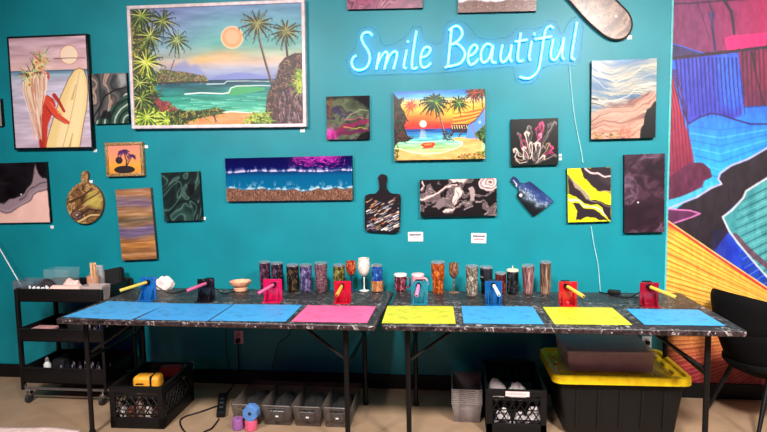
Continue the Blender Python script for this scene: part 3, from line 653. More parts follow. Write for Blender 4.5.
def art_coral():
    a = Art((38, 48, 202, 212), 140, (13, 11, 13)); rd = random.Random(3)
    def petal(x, y, tx, ty, w, c, dark):
        mx, my = (x+tx)/2+rd.uniform(-8, 8), (y+ty)/2; k = rd.choice((-1, 1))
        a.line([(x, y), (mx, my), (tx, ty)], w*.3, tuple(v*.6 for v in c), w*.9); a.line([(tx-k*w*.1, ty+w*.3), (tx+k*w*.1, ty-w*.3), (tx+k*w*.6, ty-w*.1), (tx+k*w*.5, ty+w*.6)], w*.75, c, w*.3)
        a.line([(x, y), (mx, my), (tx+k*w*.2, ty+w*.15)], 1.2, dark, w*.3); a.line([(x-w*.2, y), (mx-w*.3, my), (tx-k*w*.35, ty)], 1.5, tuple(min(255, v*1.15) for v in c), 2.5)
    G1, G2, W1, PK, PD, BR = (130, 118, 112), (92, 84, 82), (214, 190, 178), (206, 70, 116), (160, 44, 90), (150, 116, 100)
    for x, y, tx, ty, w, c in ((150, 150, 176, 74, 17, G2), (150, 150, 186, 66, 10, G1), (140, 150, 146, 70, 17, PK), (140, 150, 130, 82, 13, PD), (130, 160, 144, 104, 12, (226, 130, 164)), (110, 170, 100, 80, 14, G1), (105, 170, 92, 100, 14, W1), (105, 170, 112, 96, 9, G2), (90, 180, 68, 104, 12, (190, 66, 104)), (90, 180, 58, 98, 8, G1), (95, 180, 84, 124, 10, PD), (100, 190, 56, 158, 13, W1), (100, 195, 62, 188, 11, BR), (100, 190, 82, 150, 12, W1), (115, 195, 106, 134, 12, W1), (120, 195, 132, 138, 15, W1), (125, 198, 152, 150, 13, G1), (130, 200, 172, 140, 12, BR), (130, 200, 182, 150, 9, PK), (132, 203, 176, 168, 13, PD), (130, 205, 190, 178, 10, G1), (118, 205, 120, 168, 10, G2), (125, 205, 150, 184, 10, W1), (96, 205, 84, 186, 10, G1)):
        petal(x, y, tx, ty, w, c, (34, 26, 30))
    for p in ([(60, 166), (54, 180), (66, 198), (90, 203)], [(104, 190), (118, 140), (132, 132), (142, 146), (134, 190)], [(80, 190), (80, 160), (92, 148)]): a.line(p, 4, (224, 200, 188), 2)
    a.warp(7, .035, 5, 3); a.tone(.95, 1.05); return a
picture('canvas_painting', [(510.8, 119.3), (557.8, 118), (558.5, 164.3), (511.5, 165.8)], .035, art_coral(), 'black square canvas with pink, white and grey coral-like petals', mat=SEMI)

def art_marblebw():
    a = Art((326, 68, 702, 252), 220)
    x = a.X; y = a.Y; n = fbm(x*.016, y*.016, 3, 4)-.5; n2 = fbm(x*.016+9, y*.016+4, 6, 4)-.5; m = fbm((x+.5*y)*.012+n*1.8, (y-.2*x)*.014+n2*1.8, 8, 4); e = fbm(x*.05, y*.05, 12, 3)
    a.a = palette(m+(e-.5)*.08, [(0, (20, 14, 18)), (.38, (30, 22, 26)), (.47, (18, 13, 16)), (.5, (150, 128, 128)), (.53, (84, 70, 72)), (.6, (118, 102, 102)), (.63, (190, 166, 164)), (.655, (28, 20, 24)), (1, (36, 28, 32))])
    for pts in ([(330, 165), (370, 150), (410, 130), (450, 110), (500, 95)], [(440, 230), (480, 228), (500, 215)], [(340, 75), (350, 92), (330, 110)]): a.line(pts, 13, (216, 190, 186), 6); a.line([(x, y+8) for x, y in pts], 5, (120, 96, 98), 3)
    a.poly([(470, 68), (560, 68), (545, 88), (500, 80), (480, 92)], (226, 200, 194), 1, 3); a.poly([(490, 110), (520, 104), (532, 128), (520, 160), (498, 200), (486, 170)], (222, 196, 190), 1, 4); a.line([(500, 120), (515, 150), (495, 190)], 3, (90, 70, 74))
    a.poly([(566, 110), (585, 104), (598, 150), (590, 182), (570, 170)], (168, 146, 146), 1, 4); a.poly([(385, 200), (420, 160), (440, 150), (452, 190), (420, 216)], (130, 112, 114), 1, 4)
    for r, c in ((52, (214, 186, 182)), (40, (120, 90, 94)), (34, (230, 206, 200)), (24, (190, 110, 110)), (17, (226, 196, 190)), (8, (120, 90, 94))): a.disc(668, 88, r, c, r*.85, 4)
    for p in ([(555, 225), (580, 200)], [(640, 246), (665, 225)], [(600, 185), (628, 184)]): a.line(p, 9, (150, 132, 132), 5)
    a.warp(16, .022, 3, 4); a.tone(.95, 1.1); return a
picture('pour_painting', [(420, 180), (496.5, 178.3), (496.8, 215.4), (420.3, 216.8)], .04, art_marblebw(), 'wide black pour painting with pinkish white marbling above two printed cards', mat=SEMI)

def art_yellow():
    a = Art((238, 215, 385, 400), 130, (222, 214, 26)); a.grain(14, .03, .03, 2)
    D = (44, 32, 38)
    a.poly([(284, 215), (385, 215), (385, 304), (350, 296), (318, 276), (298, 250)], D, 1, 2); a.poly([(330, 240), (360, 240), (385, 250), (385, 280), (360, 268)], (62, 50, 54), .8, 8)
    a.line([(300, 215), (325, 236), (355, 246), (385, 246)], 7, (214, 180, 178), 5); a.line([(385, 300), (350, 296)], 5, (170, 150, 90), 4)
    a.poly([(238, 232), (256, 252), (284, 284), (310, 318), (340, 332), (385, 340), (385, 372), (370, 370), (340, 344), (300, 334), (270, 320), (238, 296)], D, 1, 2)
    a.poly([(250, 250), (262, 256), (290, 290), (318, 322), (300, 318), (262, 280)], (170, 150, 120), 1, 5); a.line([(240, 318), (268, 326), (298, 346), (334, 352), (352, 366), (385, 398)], 7, (220, 186, 186), 6)
    a.poly([(250, 330), (272, 336), (300, 356), (334, 362), (350, 376), (374, 400), (320, 384), (262, 388), (270, 362)], D, 1, 2); a.poly([(352, 352), (385, 372), (385, 400), (372, 392)], D, 1, 2)
    a.line([(238, 240), (262, 270), (296, 306), (330, 334), (385, 348)], 3, (150, 120, 110), 3, .8); a.warp(9, .03, 4, 3); return a
picture('pour_painting', [(567.3, 168.5), (611, 167), (611, 221), (568, 222.5)], .035, art_yellow(), 'yellow pour painting with diagonal dark bands, over the sign cord', mat=SEMI)

def art_plum():
    a = Art((625, 153, 666, 233), 90)
    a.pour([(0, (38, 22, 32)), (.5, (54, 32, 44)), (.72, (84, 54, 70)), (.85, (112, 84, 104)), (1, (60, 38, 52))], .04, 21, 2.6, -20, 1.4, 1.1)
    a.mix(.65*np.clip(fbm(a.X*.08, a.Y*.05, 33, 3)*2-.75, 0, 1), (40, 22, 32)); a.disc(639, 202, .9, (230, 220, 225)); return a
picture('pour_painting', [(625, 155), (665.3, 153), (663.8, 232.3), (624, 232.5)], .035, art_plum(), 'tall dark plum marbled pour panel beside the mural edge', mat=SEMI)

def art_strata():
    a = Art((58, 44, 350, 404), 190)
    x = a.X-58; y = a.Y-44
    n = fbm(x*.008, y*.01, 3, 4); n2 = fbm(x*.02, y*.03, 7, 4)
    U = y - 62*np.exp(-((x-95)/95)**2)*np.clip(1.6-y/110, 0, 1.2) - .10*x + (n-.5)*60
    D = y + .32*x + 18*np.sin(x*.022+1) + (n-.5)*90
    fu = fbm(U*.075, x*.004+2, 12, 3); fd = fbm(D*.08, x*.003, 15, 3)
    top = palette((fu-.2)*1.7, [(0, (70, 110, 156)), (.25, (110, 140, 166)), (.42, (160, 168, 172)), (.55, (190, 180, 160)), (.7, (206, 200, 186)), (.85, (140, 142, 140)), (1, (224, 220, 206))])
    bot = palette((fd-.2)*1.7, [(0, (128, 84, 84)), (.25, (176, 120, 104)), (.45, (216, 156, 134)), (.6, (230, 178, 156)), (.78, (200, 150, 120)), (1, (236, 206, 184))])
    s = np.clip((y-(210-.36*(x-60))+(n2-.5)*60)/26, 0, 1)[..., None]; a.a = top*(1-s)+bot*s
    blob = lambda cx, cy, rx, ry: np.clip(1.25-np.hypot((x-cx+(n2-.5)*30)/rx, (y-cy+(n-.5)*40)/ry), 0, 1)
    a.mix(blob(150, 0, 95, 42)*.85, (66, 114, 174)); a.mix(blob(28, 108, 62, 40)*.8, (70, 112, 164)); a.mix(blob(262, 70, 60, 30)*.7, (92, 130, 168)); a.mix(blob(150, 0, 50, 20), (110, 156, 200))
    a.line([(62, 210), (110, 236), (165, 228), (225, 206), (265, 178), (350, 158)], 9, (226, 216, 204), 6, .75); a.line([(75, 60), (110, 118), (170, 142), (230, 118), (290, 82), (350, 66)], 10, (222, 212, 186), 7, .7); a.line([(62, 120), (120, 175), (190, 172), (250, 140), (350, 110)], 6, (200, 200, 200), 5, .6)
    a.dabs([(80, 130), (200, 150), (330, 100), (330, 190), (200, 230), (80, 220)], 60, 3, 2.2, [(240, 240, 236), (230, 226, 210)], 3)
    a.poly([(58, 214), (84, 218), (90, 226), (58, 224)], (30, 30, 34), .9, 2); a.line([(58, 240), (90, 246), (120, 258)], 5, (70, 50, 56), 2, .8); a.line([(58, 322), (100, 292), (150, 282)], 4, (116, 66, 72), 2, .8); a.line([(58, 352), (110, 316), (160, 330), (220, 296)], 4, (156, 92, 84), 2, .6); a.dabs([(185, 345), (240, 345), (240, 404), (185, 404)], 70, 12, 5, [(216, 120, 100), (230, 150, 120), (196, 96, 84)], 5)
    a.dabs([(60, 370), (200, 380), (200, 404), (60, 404)], 60, 16, 5, [(214, 150, 90), (120, 84, 70), (230, 180, 130)], 6, (-20, 20))
    a.poly([(352, 235), (330, 262), (312, 272), (300, 305), (298, 340), (282, 370), (280, 408), (352, 408)], (18, 14, 16)); a.warp(7, .02, 4, 3); a.tone(.86, 1.0, .95); return a
picture('pour_painting', [(591.5, 61), (656.8, 58.3), (655.5, 137.5), (591.5, 139.3)], .04, art_strata(), 'blue, cream and salmon layered pour painting with black corner', mat=SEMI)

def art_magenta():
    a = Art((347, -30, 423, 9), 130)
    a.pour([(0, (84, 26, 60)), (.4, (128, 42, 84)), (.7, (160, 66, 104)), (.85, (96, 30, 66)), (1, (190, 110, 134))], .05, 14, 2.6, 30, .6, 1.8); return a
picture('pour_painting', [(347, -33), (423, -35), (423, 7.5), (347.5, 9.5)], .035, art_magenta(), 'magenta swirl pour painting cut off by top edge, above the word Smile', mat=SEMI)
def art_glitter():
    a = Art((458, -40, 537, 13), 150, (206, 202, 214)); a.grain(60, .12, .12, 4)
    yb = 1.5 + (fbm(a.X*.1, a.X*0, 6, 3)-.5)*6; d = np.clip((a.Y-yb)/1.5, 0, 1)[..., None]; sn = vnoise(a.X*2.2, a.Y*2.2, 5)
    a.a = a.a*(1-d) + palette(sn, [(0, (74, 50, 50)), (.5, (118, 86, 80)), (.85, (150, 116, 106)), (1, (206, 180, 170))])*d
    s = (a.Y < -12)*1.0; a.a = a.a*(1-s[..., None]) + np.array((30, 60, 110.))*s[..., None]; return a
picture('resin_panel', [(458.5, -42), (537, -44), (537, 10.5), (458.5, 13)], .035, art_glitter(), 'resin panel of white foam over brown glitter sand, cut off by top edge', mat=SEMI)
def art_sliver():
    a = Art((-40, 98, 1, 128), 60, (150, 146, 140)); a.grain(50, .08, .1, 4); return a
picture('pour_painting', [(-40, 100), (.8, 98.5), (1.2, 126), (-40, 127)], .03, art_sliver(), 'grey pour painting barely showing at left edge beside the surfer portrait', mat=SEMI)

# ------------------------------------------------------------------ painted boards with their own outlines
def wallpts(pts, t): return [AY(x, y, -t) for x, y in pts]
def pxof(wx, wz, t):
    dx = wx-CAM.x; dy = -t-CAM.y; dz = wz-CAM.z; dep = dx*_f.x+dy*_f.y+dz*_f.z
    return 383.5+F*(dx*_r.x+dy*_r.y+dz*_r.z)/dep, 216-F*(dx*_u.x+dy*_u.y+dz*_u.z)/dep
def board(name, px, t, mat, label, cat, art=None, extra=None, face=None):
    P3 = wallpts(px, t); cx = sum(p.x for p in P3)/len(P3); cz = sum(p.z for p in P3)/len(P3)
    pts = [(p.x-cx, p.z-cz) for p in P3]
    pts = [(p.x, p.z) for p in smooth_path([(x, 0, z) for x, z in pts]+[(pts[0][0], 0, pts[0][1])], 4)][:-1]
    mb = MB(); mb.prism(pts, 0, -t)
    f = [f for f in mb.bm.faces if len(f.verts) > 8 and f.calc_center_median().y < -t*.6]
    if f: bmesh.ops.bevel(mb.bm, geom=list(f[0].edges), offset=min(.004, t*.3), segments=2, affect='EDGES')
    r = thing(name, label, cat, (cx, -.001, cz))
    mb.build('board', mat, r)
    if art is not None: star_face(r, pts, art, lambda X, Z: pxof(X+cx, Z+cz, t), t+.0006, face or SEMI)
    if extra: extra(r, lambda x, y: (lambda q: (q.x-cx, q.z-cz))(AY(x, y, -t)))
    return r
def swirl(name, stops, scale, stretch=(1, 1, 1), rot=(0, 0, 0), dist=2.2, rough=.25, wave=6):
    m, nt, b = new_mat(name); v = coords(nt, stretch, rot)
    w = nt.nodes.new('ShaderNodeTexWave'); w.inputs['Scale'].default_value = scale; w.inputs['Distortion'].default_value = wave
    w.inputs['Detail'].default_value = 4; w.inputs['Detail Scale'].default_value = dist; w.bands_direction = 'Z'
    nt.links.new(v, w.inputs['Vector']); r = ramp(nt, stops); nt.links.new(w.outputs['Fac'], r.inputs['Fac'])
    nt.links.new(r.outputs['Color'], b.inputs['Base Color']); b.inputs['Roughness'].default_value = rough; return m
# round board: photo crop coordinates /3.086 (+0, +130)
cc = lambda pts: [(x/3.086, 130+y/3.086) for x, y in pts]
rb = [(252, 160), (250, 140), (254, 129), (261, 126), (268, 129), (272, 140), (270, 160)]
an = [(262+57*math.cos(math.radians(a)), 226+64*math.sin(math.radians(a))) for a in range(-74, 256, 15)]
def hangloop(r, q):
    x, z = q(84.7, 174.5); MB().tube([(x, -.0275, z-.006), (x+.004, -.0285, z), (x, -.0275, z+.006), (x-.004, -.0285, z), (x, -.0275, z-.006)], .002, 6).build('hanging_loop', STEEL, r)
def art_round():
    a = Art((64, 165, 108, 227), 150)
    a.pour([(0, (60, 40, 30)), (.25, (108, 74, 46)), (.45, (142, 100, 60)), (.6, (80, 52, 38)), (.75, (168, 126, 76)), (.9, (198, 164, 108)), (1, (112, 76, 50))], .06, 31, 2.2, -35, 2.2, 2.6)
    sh = lambda pts: [(x/3.086, 130+y/3.086) for x, y in pts]
    a.poly(sh([(270, 190), (300, 185), (318, 215), (312, 245), (285, 240), (262, 225)]), (206, 186, 90), .75, 5); a.line(sh([(215, 222), (255, 205), (285, 180)]), 2, (70, 44, 30), 1.4); a.line(sh([(225, 250), (270, 215), (305, 195)]), 1.6, (92, 62, 36), 1)
    for k, c in enumerate(((60, 36, 40), (150, 120, 110), (70, 44, 44), (190, 160, 130))): a.disc(*sh([(238, 262)])[0], 6-k*1.4, c, 4.6-k*1.1, 1)
    a.line(sh([(240, 268), (275, 245), (312, 248)]), 2.2, (66, 44, 48), 1.2); a.line(sh([(240, 285), (280, 262), (312, 262)]), 1.6, (222, 196, 140), 1)
    return a
board('round_serving_board', cc(rb+an), .025, M('round_board_wood', (104, 74, 46), .4), 'round amber-swirled serving board with short handle below the surfer portrait', 'serving board', art_round(), hangloop)
def paddle_face(r, q):
    a = Art((54, 150, 220, 330), 110, (26, 20, 24)); rd = random.Random(8)
    C = [(226, 206, 190), (206, 160, 110), (120, 130, 160), (60, 70, 100), (190, 120, 80), (236, 226, 214), (40, 34, 40), (90, 50, 40), (150, 160, 180)]
    for i in range(150):
        x = rd.uniform(40, 225); y = rd.uniform(165, 330)
        if y < 178+.0*x and 90 < x < 190: continue
        l = rd.uniform(12, 40); a.line([(x, y), (x+l*.5, y-l*.22+rd.uniform(-3, 3)), (x+l, y-l*.5)], rd.uniform(3, 8), rd.choice(C), 2, .9)
    a.poly([(80, 150), (200, 150), (190, 168), (150, 190), (110, 176)], (20, 16, 20), 1, 8)
    A = q(355+54/4.948, 165+152/4.948); B = q(355+220/4.948, 165+328/4.948)
    art_mesh('painted_face', a, B[0]-A[0], A[1]-B[1], .0015, [SEMI, SIDE], r, ((A[0]+B[0])/2, -.0245, (A[1]+B[1])/2))
# black paddle board: crop /4.948 (+355, +165)
cc = lambda pts: [(355+x/4.948, 165+y/4.948) for x, y in pts]
pb = [(136, 45), (152, 50), (160, 68), (155, 95), (160, 125), (178, 140), (210, 143), (224, 150), (226, 200), (222, 300), (218, 325), (200, 336), (130, 334), (70, 330), (52, 322), (48, 290), (48, 200), (50, 160), (56, 146), (90, 142), (112, 134), (120, 112), (118, 85), (113, 66), (120, 50)]
board('paddle_board', cc(pb), .025, M('paddle_black', (18, 16, 20), .3), 'black paddle cutting board with streaked multicolour blade', 'cutting board',
      extra=lambda r, q: paddle_face(r, q))

cc = lambda pts: [(500+x/3.458, 105+y/3.458) for x, y in pts]
def art_galaxy():
    a = Art((505, 172, 556, 220), 150); g = lambda pts: [(500+x/3.458, 105+y/3.458) for x, y in pts]
    n = fbm(a.X*.14, a.Y*.14, 6, 4); d = ((a.Y-196)*1.0-(a.X-531)*.55) + (n-.5)*16
    a.a = palette((d+14)/28, [(0, (26, 38, 84)), (.3, (36, 56, 112)), (.5, (52, 74, 120)), (.6, (110, 124, 146)), (.68, (44, 56, 70)), (.85, (18, 24, 30)), (1, (12, 14, 20))])
    sp = vnoise(a.X*1.6, a.Y*1.6, 9); a.mix(np.clip((sp-.62)*5, 0, 1)*np.clip(1-np.abs(d-1)/7, 0, 1), (220, 224, 230)); a.mix(np.clip(1-(a.X-506)/14, 0, 1)*(n > .4), (16, 18, 34)); a.line(g([(50, 300), (58, 275), (46, 260)]), 1.6, (200, 204, 214), .8)
    a.disc(*g([(72, 312)])[0], 1.6, (236, 238, 240)); return a
board('paddle_board', cc([(36, 262), (42, 250), (52, 248), (62, 258), (74, 273), (98, 266), (112, 270), (178, 326), (180, 338), (122, 382), (108, 378), (62, 322), (60, 306), (66, 292), (50, 278)]), .02,
      M('navy_board_side', (20, 22, 34), .4), 'small tilted navy galaxy paddle board below the coral canvas', 'cutting board', art_galaxy())
cc = lambda pts: [(440+x/3.835, y/3.835) for x, y in pts]
ob = [(490, -4), (560, 75), (610, 120), (645, 144), (680, 152), (712, 143), (732, 115), (735, 85), (722, 50), (690, 16), (650, -26), (595, -75), (540, -112), (495, -120), (455, -95), (445, -55)]
def rim(r, q):
    pts = [q(440+x/3.835, y/3.835) for x, y in ob]; pts = [(x, -.026, z) for x, z in pts]
    MB().tube(smooth_path(pts+[pts[0]], 4), .006, 6).build('rim', M('walnut_rim', (44, 30, 26), .4), r)
def art_agate():
    a = Art((548, -36, 636, 42), 200)
    a.pour([(0, (66, 44, 36)), (.3, (112, 80, 64)), (.5, (140, 106, 86)), (.62, (92, 62, 50)), (.8, (164, 132, 110)), (1, (120, 88, 70))], .05, 44, 3.2, 50, .55, 2.6)
    a.line([(606, 30), (617, 22), (628, 8)], 5, (84, 50, 40), 3, .7); a.line([(612, 36), (626, 26), (630, 14)], 3, (176, 140, 116), 2, .7); a.disc(616, 16.5, 1, (236, 230, 226)); return a
board('serving_board', cc(ob), .028, M('walnut_side', (50, 36, 30), .4), 'long oval brown agate board cut off by top edge, right of the neon sign', 'serving board', art_agate(), rim)

# ------------------------------------------------------------------ price tags and printed cards
for x, y, w, lab in ((302.5, 130.3, 5, 'below right corner of the big bay painting'), (95.3, 150.6, 4, 'at lower right of the surfer portrait'), (146.3, 146.7, 4, 'right of the tiny gold-framed palm picture'),
                     (91, 181.6, 4, 'right of the round board handle'), (52, 227, 4, 'below right corner of the black and pink painting'), (204, 218.5, 4, 'right of the dark green marbled painting'),
                     (629.5, 37.3, 4.5, 'under the oval agate board tip'), (560.3, 155.2, 3, 'upper of two beside the coral canvas'), (560.3, 159, 3, 'lower of two beside the coral canvas')):
    p = AY(x, y, -.003); s = w*.0066
    o = MB().box((0, -.0015, 0), (s, .003, s*.85), .0008).build('price_tag', M('tag_card', (226, 228, 226), .6), loc=(p.x, -.001, p.z)); tag(o, 'small white price tag '+lab, 'price tag', 'price tags on the wall')
for px, lab, dark in ([(408, 232), (423.2, 232), (423, 241.4), (408, 241.4)], 'left printed white card, under the paddle board and marble painting', 0), ([(471.2, 233), (486.2, 233.4), (486.3, 243.3), (471.2, 243)], 'right printed white card, alone under the wide marble painting', 1):
    loc, w, h, rot = rect(px, .003); r = thing('printed_card', lab, 'sign', loc, rot, 'printed cards on the wall')
    MB().box((0, -.0015, 0), (w, .003, h), .0005).build('card', M('card_paper', (232, 222, 224), .6), r)
    rd = random.Random(5+dark); mb = MB(); x = -w*.4
    while x < w*.38:
        cw = w*rd.uniform(.04, .075); mb.box((x+cw/2, -.0032, h*.2), (cw*.8, .0006, h*.2*rd.uniform(.75, 1))); x += cw
    mb.build('dark_print', M('navy_ink', (40, 36, 70), .6), r, smooth=False)
    mb = MB(); x = -w*(.3 if dark else .2)
    while x < w*(.28 if dark else .2):
        cw = w*rd.uniform(.035, .06); mb.box((x+cw/2, -.0032, -h*.1), (cw*.75, .0006, h*.14)); x += cw
    mb.build('red_print', M('red_ink', (190, 60, 80) if dark else (214, 150, 160), .6) if dark else M('faint_red_ink', (220, 160, 170), .6), r, smooth=False)

# ------------------------------------------------------------------ neon sign
NT = emit('neon_tube_light', (.012, .40, 1.0), 9.5)
NB = clear('clear_acrylic', (120, 200, 240), .03, .5)
o0 = AY(463, 50, 0)
neon = thing('neon_sign', 'glowing cyan neon sign reading Smile Beautiful on clear acrylic backing', 'neon sign', (o0.x, -.001, o0.z))
nq = lambda x, y, d: (lambda p: (p.x-o0.x, -d+.001, p.z-o0.z))(AY(x, y, -d))
back = [(346, 60), (349, 70), (357, 76), (370, 75), (400, 74), (432, 73), (447, 72), (480, 69), (500, 67.5), (513, 67), (516, 80), (524, 84), (536, 81), (543, 68), (560, 64), (578, 64.5), (581, 50), (583, 22), (576, 17), (569, 22), (562, 34), (556, 22), (548, 21), (540, 28), (520, 28), (505, 37), (480, 38), (468, 25), (456, 21), (446, 24), (442, 42), (425, 40), (421, 27), (413, 27), (404, 38), (384, 46), (378, 32), (368, 27), (357, 32), (356, 46)]
bp = [nq(x, y, .012) for x, y in back]; bp = smooth_path(bp+[bp[0]], 3)[:-1]
MB().prism([(p[0], p[2]) for p in bp], -.012, -.017).build('backing', NB, neon, smooth=False)
MB().tube([(p[0], -.0145, p[2]) for p in bp]+[(bp[0][0], -.0145, bp[0][2])], .0018, 6).build('backing_edge', clear('acrylic_edge', (40, 140, 200), .25, .3), neon)  # clear edge coloured blue for the neon light it catches
LET = [
 ('S', [[(372.5, 35.5), (369, 32.4), (364.2, 33), (361.6, 37.5), (363.7, 44), (368.3, 51), (369.9, 59), (366.7, 67), (359.8, 70.2), (354, 68.3), (351.7, 62.5), (353.5, 57.4), (356.3, 55.8)]]),
 ('m', [[(379.4, 52.8), (378, 60), (376.4, 69.4)], [(377.3, 65), (381, 57), (385, 52.2), (387.5, 53.5), (386.5, 60), (384.5, 69.4)], [(385.7, 65), (389.5, 56), (394, 51.7), (397, 53), (396, 60), (393.3, 69)]]),
 ('i', [[(406.8, 50), (404.4, 62), (404, 67), (406.5, 68.5)], [(408.4, 40.5), (407.8, 42.5)]]),
 ('l', [[(416.5, 31), (413.7, 48.6), (411.9, 65), (413.6, 68.8), (417.6, 67.2)]]),
 ('e', [[(420, 58), (427, 55.5), (430.4, 49.8), (428, 47), (423.9, 48.6), (421, 55.5), (420.6, 63.7), (423.4, 67.6), (428, 66), (430.8, 62.8)]]),
 ('B', [[(451.7, 27.4), (449.8, 47), (447.8, 66.5)], [(449, 30.3), (455.6, 26), (460.9, 28.7), (462, 35.2), (457, 41.7), (450.4, 44.9), (457, 43.8), (463.5, 49.5), (464.8, 56), (459.6, 63.6), (445, 67.3)]]),
 ('e', [[(468, 56.3), (473.9, 53.5), (477.3, 47.5), (473.9, 44.9), (469.2, 50.8), (468, 60), (470.8, 64.9), (475.2, 62.6), (478.6, 58.7)]]),
 ('a', [[(492, 45.6), (487, 44), (482, 49.5), (481, 58.7), (484.3, 62.6), (489.5, 57.4), (493, 45.6), (491.6, 58.7), (493.5, 62.8), (496, 62)]]),
 ('u', [[(502.6, 44.9), (500.5, 56), (502, 61.8), (505.7, 60.5), (509.9, 53.5), (511.7, 44.9), (509.9, 57.4), (511.9, 61.7)]]),
 ('t', [[(520.8, 33), (517.7, 56), (519.5, 61.3), (523.5, 60)], [(515, 41.7), (527.4, 39.6)]]),
 ('i', [[(531.8, 41.2), (529.2, 56), (530.7, 60.5)], [(534.7, 33), (534.1, 35.4)]]),
 ('f', [[(553.4, 28.4), (550.8, 26.2), (547, 28.2), (544.3, 35.2), (541.2, 56), (538.6, 69), (533.9, 75.6), (527.4, 78.6), (519.5, 76.8)], [(535, 39.3), (552, 36.5)]]),
 ('u', [[(553.4, 39), (550.8, 53.5), (552.6, 59.7), (556.8, 58), (562, 46), (563.9, 37.8), (562, 54.8), (563.9, 59.5)]]),
 ('l', [[(576.9, 22.4), (573, 47), (571.7, 57.7), (575, 59.5)]]),
]
for ch, strokes in LET:
    mb = MB()
    for st in strokes:
        P3 = smooth_path([nq(x, y, .027) for x, y in st], 5); mb.tube(P3, .0073, 8)
    mb.build('letter_tube', NT, neon)
def cord(name, pts, r, mat, label, cat='cord', group=None, n=6, parent=None):
    P3 = smooth_path(pts, n); c = Vector(P3[0])
    if parent: return MB().tube([p-Vector(parent.location) for p in P3], r, 6).build(name, mat, parent)
    c = Vector(P3[0]); o = MB().tube([p-c for p in P3], r, 6).build(name, mat, loc=c)
    return tag(o, label, cat, group)
w_ = lambda x, y, d: AY(x, y, -d)
CLEARCORD = M('pale_cord', (150, 205, 208), .4)
cord('power_cord', [w_(569.5, 65.5, .008), w_(571.5, 90, .006), w_(575, 120, .006), w_(581, 150, .006), w_(583, 163, .006)], .0035, CLEARCORD, 'pale cord hanging from the neon sign down to the yellow painting', parent=neon)
cord('power_cord', [w_(591, 226, .006), w_(594, 245, .006), w_(598, 265, .006), w_(600, 288, .006), w_(603, 330, .006)], .0035, CLEARCORD, 'pale cord emerging below the yellow painting down behind the table', parent=neon)

# ------------------------------------------------------------------ folding tables
TOPM, nt, b = new_mat('paint_splattered_top')
v = coords(nt); f1 = noise(nt, v, 30, 6, 1.5, .62); f2 = noise(nt, v, 3.2, 3); 
mth = nt.nodes.new('ShaderNodeMath'); mth.operation = 'MULTIPLY_ADD'; mth.inputs[1].default_value = .28; nt.links.new(f2, mth.inputs[0]); nt.links.new(f1, mth.inputs[2])
rp = ramp(nt, [(0, (20, 18, 19)), (.66, (32, 29, 30)), (.70, (96, 90, 88)), (.73, (34, 31, 32)), (.755, (150, 144, 140)), (.78, (46, 42, 42)), (.80, (200, 194, 190)), (.9, (110, 84, 84))]); nt.links.new(mth.outputs[0], rp.inputs['Fac'])
nt.links.new(rp.outputs['Color'], b.inputs['Base Color']); b.inputs['Roughness'].default_value = .5
EDGEM, nt, b = new_mat('paint_dripped_edge')
f1 = noise(nt, coords(nt, (1, 1, .8)), 42, 5, .6, .66)
rp = ramp(nt, [(.3, (14, 11, 12)), (.48, (30, 20, 22)), (.52, (96, 70, 76)), (.55, (20, 14, 15)), (.60, (40, 28, 30)), (.63, (220, 210, 206)), (.67, (60, 32, 38)), (.9, (226, 220, 216))]); nt.links.new(f1, rp.inputs['Fac'])
nt.links.new(rp.outputs['Color'], b.inputs['Base Color']); b.inputs['Roughness'].default_value = .4
TZ = .74; TY0, TY1 = -.985, -.15
def table(xl, xr, legx, label, skew=0):
    cx = (xl+xr)/2; cy = (TY0+TY1)/2; r = thing('folding_table', label, 'table', (cx, cy, 0), (0, 0, skew), 'folding tables along the wall')
    w = xr-xl; d = TY1-TY0
    mb = MB(); mb.box((0, 0, TZ-.0175), (w, d, .035), .011, seg=3)
    for f in mb.bm.faces:
        if f.normal.z < .5 if f.normal.length else False: f.material_index = 1
    mb.bm.normal_update()
    for f in mb.bm.faces: f.material_index = 0 if f.normal.z > .6 else 1
    mb.build('tabletop', [TOPM, EDGEM], r)
    for x, sgn in ((legx[0]-cx, 1), (legx[1]-cx, -1)):
        for y in (-.305, .285):
            MB().tube([(x, y, TZ-.036), (x, y, .012)], .0145, 10).lathe([(.018, 0), (.019, .012), (.017, .03)], (x, y, 0), 10).build('leg', BLKMET, r)
            MB().tube([(x+sgn*.008, y*.92, .5), (x+sgn*.3, y*.75, TZ-.036)], .009, 8).build('brace', BLKMET, r)
        MB().tube([(x, -.305, .47), (x, .285, .47)], .011, 8).build('crossbar', BLKMET, r)
    return r
lx = [AY(88.7, 380, -.87).x, AY(348, 380, -.87).x, AY(408.5, 380, -.87).x, AY(706.5, 380, -.87).x]
table(-2.138, -.288, (lx[0], lx[1]), 'left paint-splattered black folding table, under three blue mats and a pink one', math.radians(-.9))
table(-.262, 1.55, (lx[2], lx[3]), 'right paint-splattered black folding table, starting with a yellow mat')

# silicone mats
MATS = [((65, 317.2), (134.5, 319), (166.5, 303.4), (106.5, 300.5), (66, 152, 210), 'first blue mat from the left table end by the cart'),
        ((136.5, 319), (209, 320.6), (232.5, 304), (168.5, 303.3), (60, 146, 208), 'second blue mat, behind it the black turner'),
        ((211, 320.4), (287, 321.2), (301, 304.8), (234, 304), (64, 154, 214), 'third blue mat, left of the pink mat'),
        ((293, 321.4), (369.5, 322.2), (374, 306.2), (306, 305), (242, 96, 148), 'the only pink mat'),
        ((381.5, 322.8), (456.5, 323.4), (452.5, 306), (387.5, 305.8), (204, 206, 46), 'yellow mat left on the right table, before the teal turner'),
        ((463, 322.8), (543.5, 324), (533, 306.2), (462, 306), (60, 156, 212), 'blue mat between the two yellow mats'),
        ((557, 324), (635, 324.3), (609.6, 307.6), (540.5, 306.6), (206, 207, 45), 'yellow mat right of centre, before the bright red turner'),
        ((651, 324.4), (729, 325.4), (695, 309.6), (620, 308.6), (58, 158, 214), 'last blue mat at the right table end by the chair')]
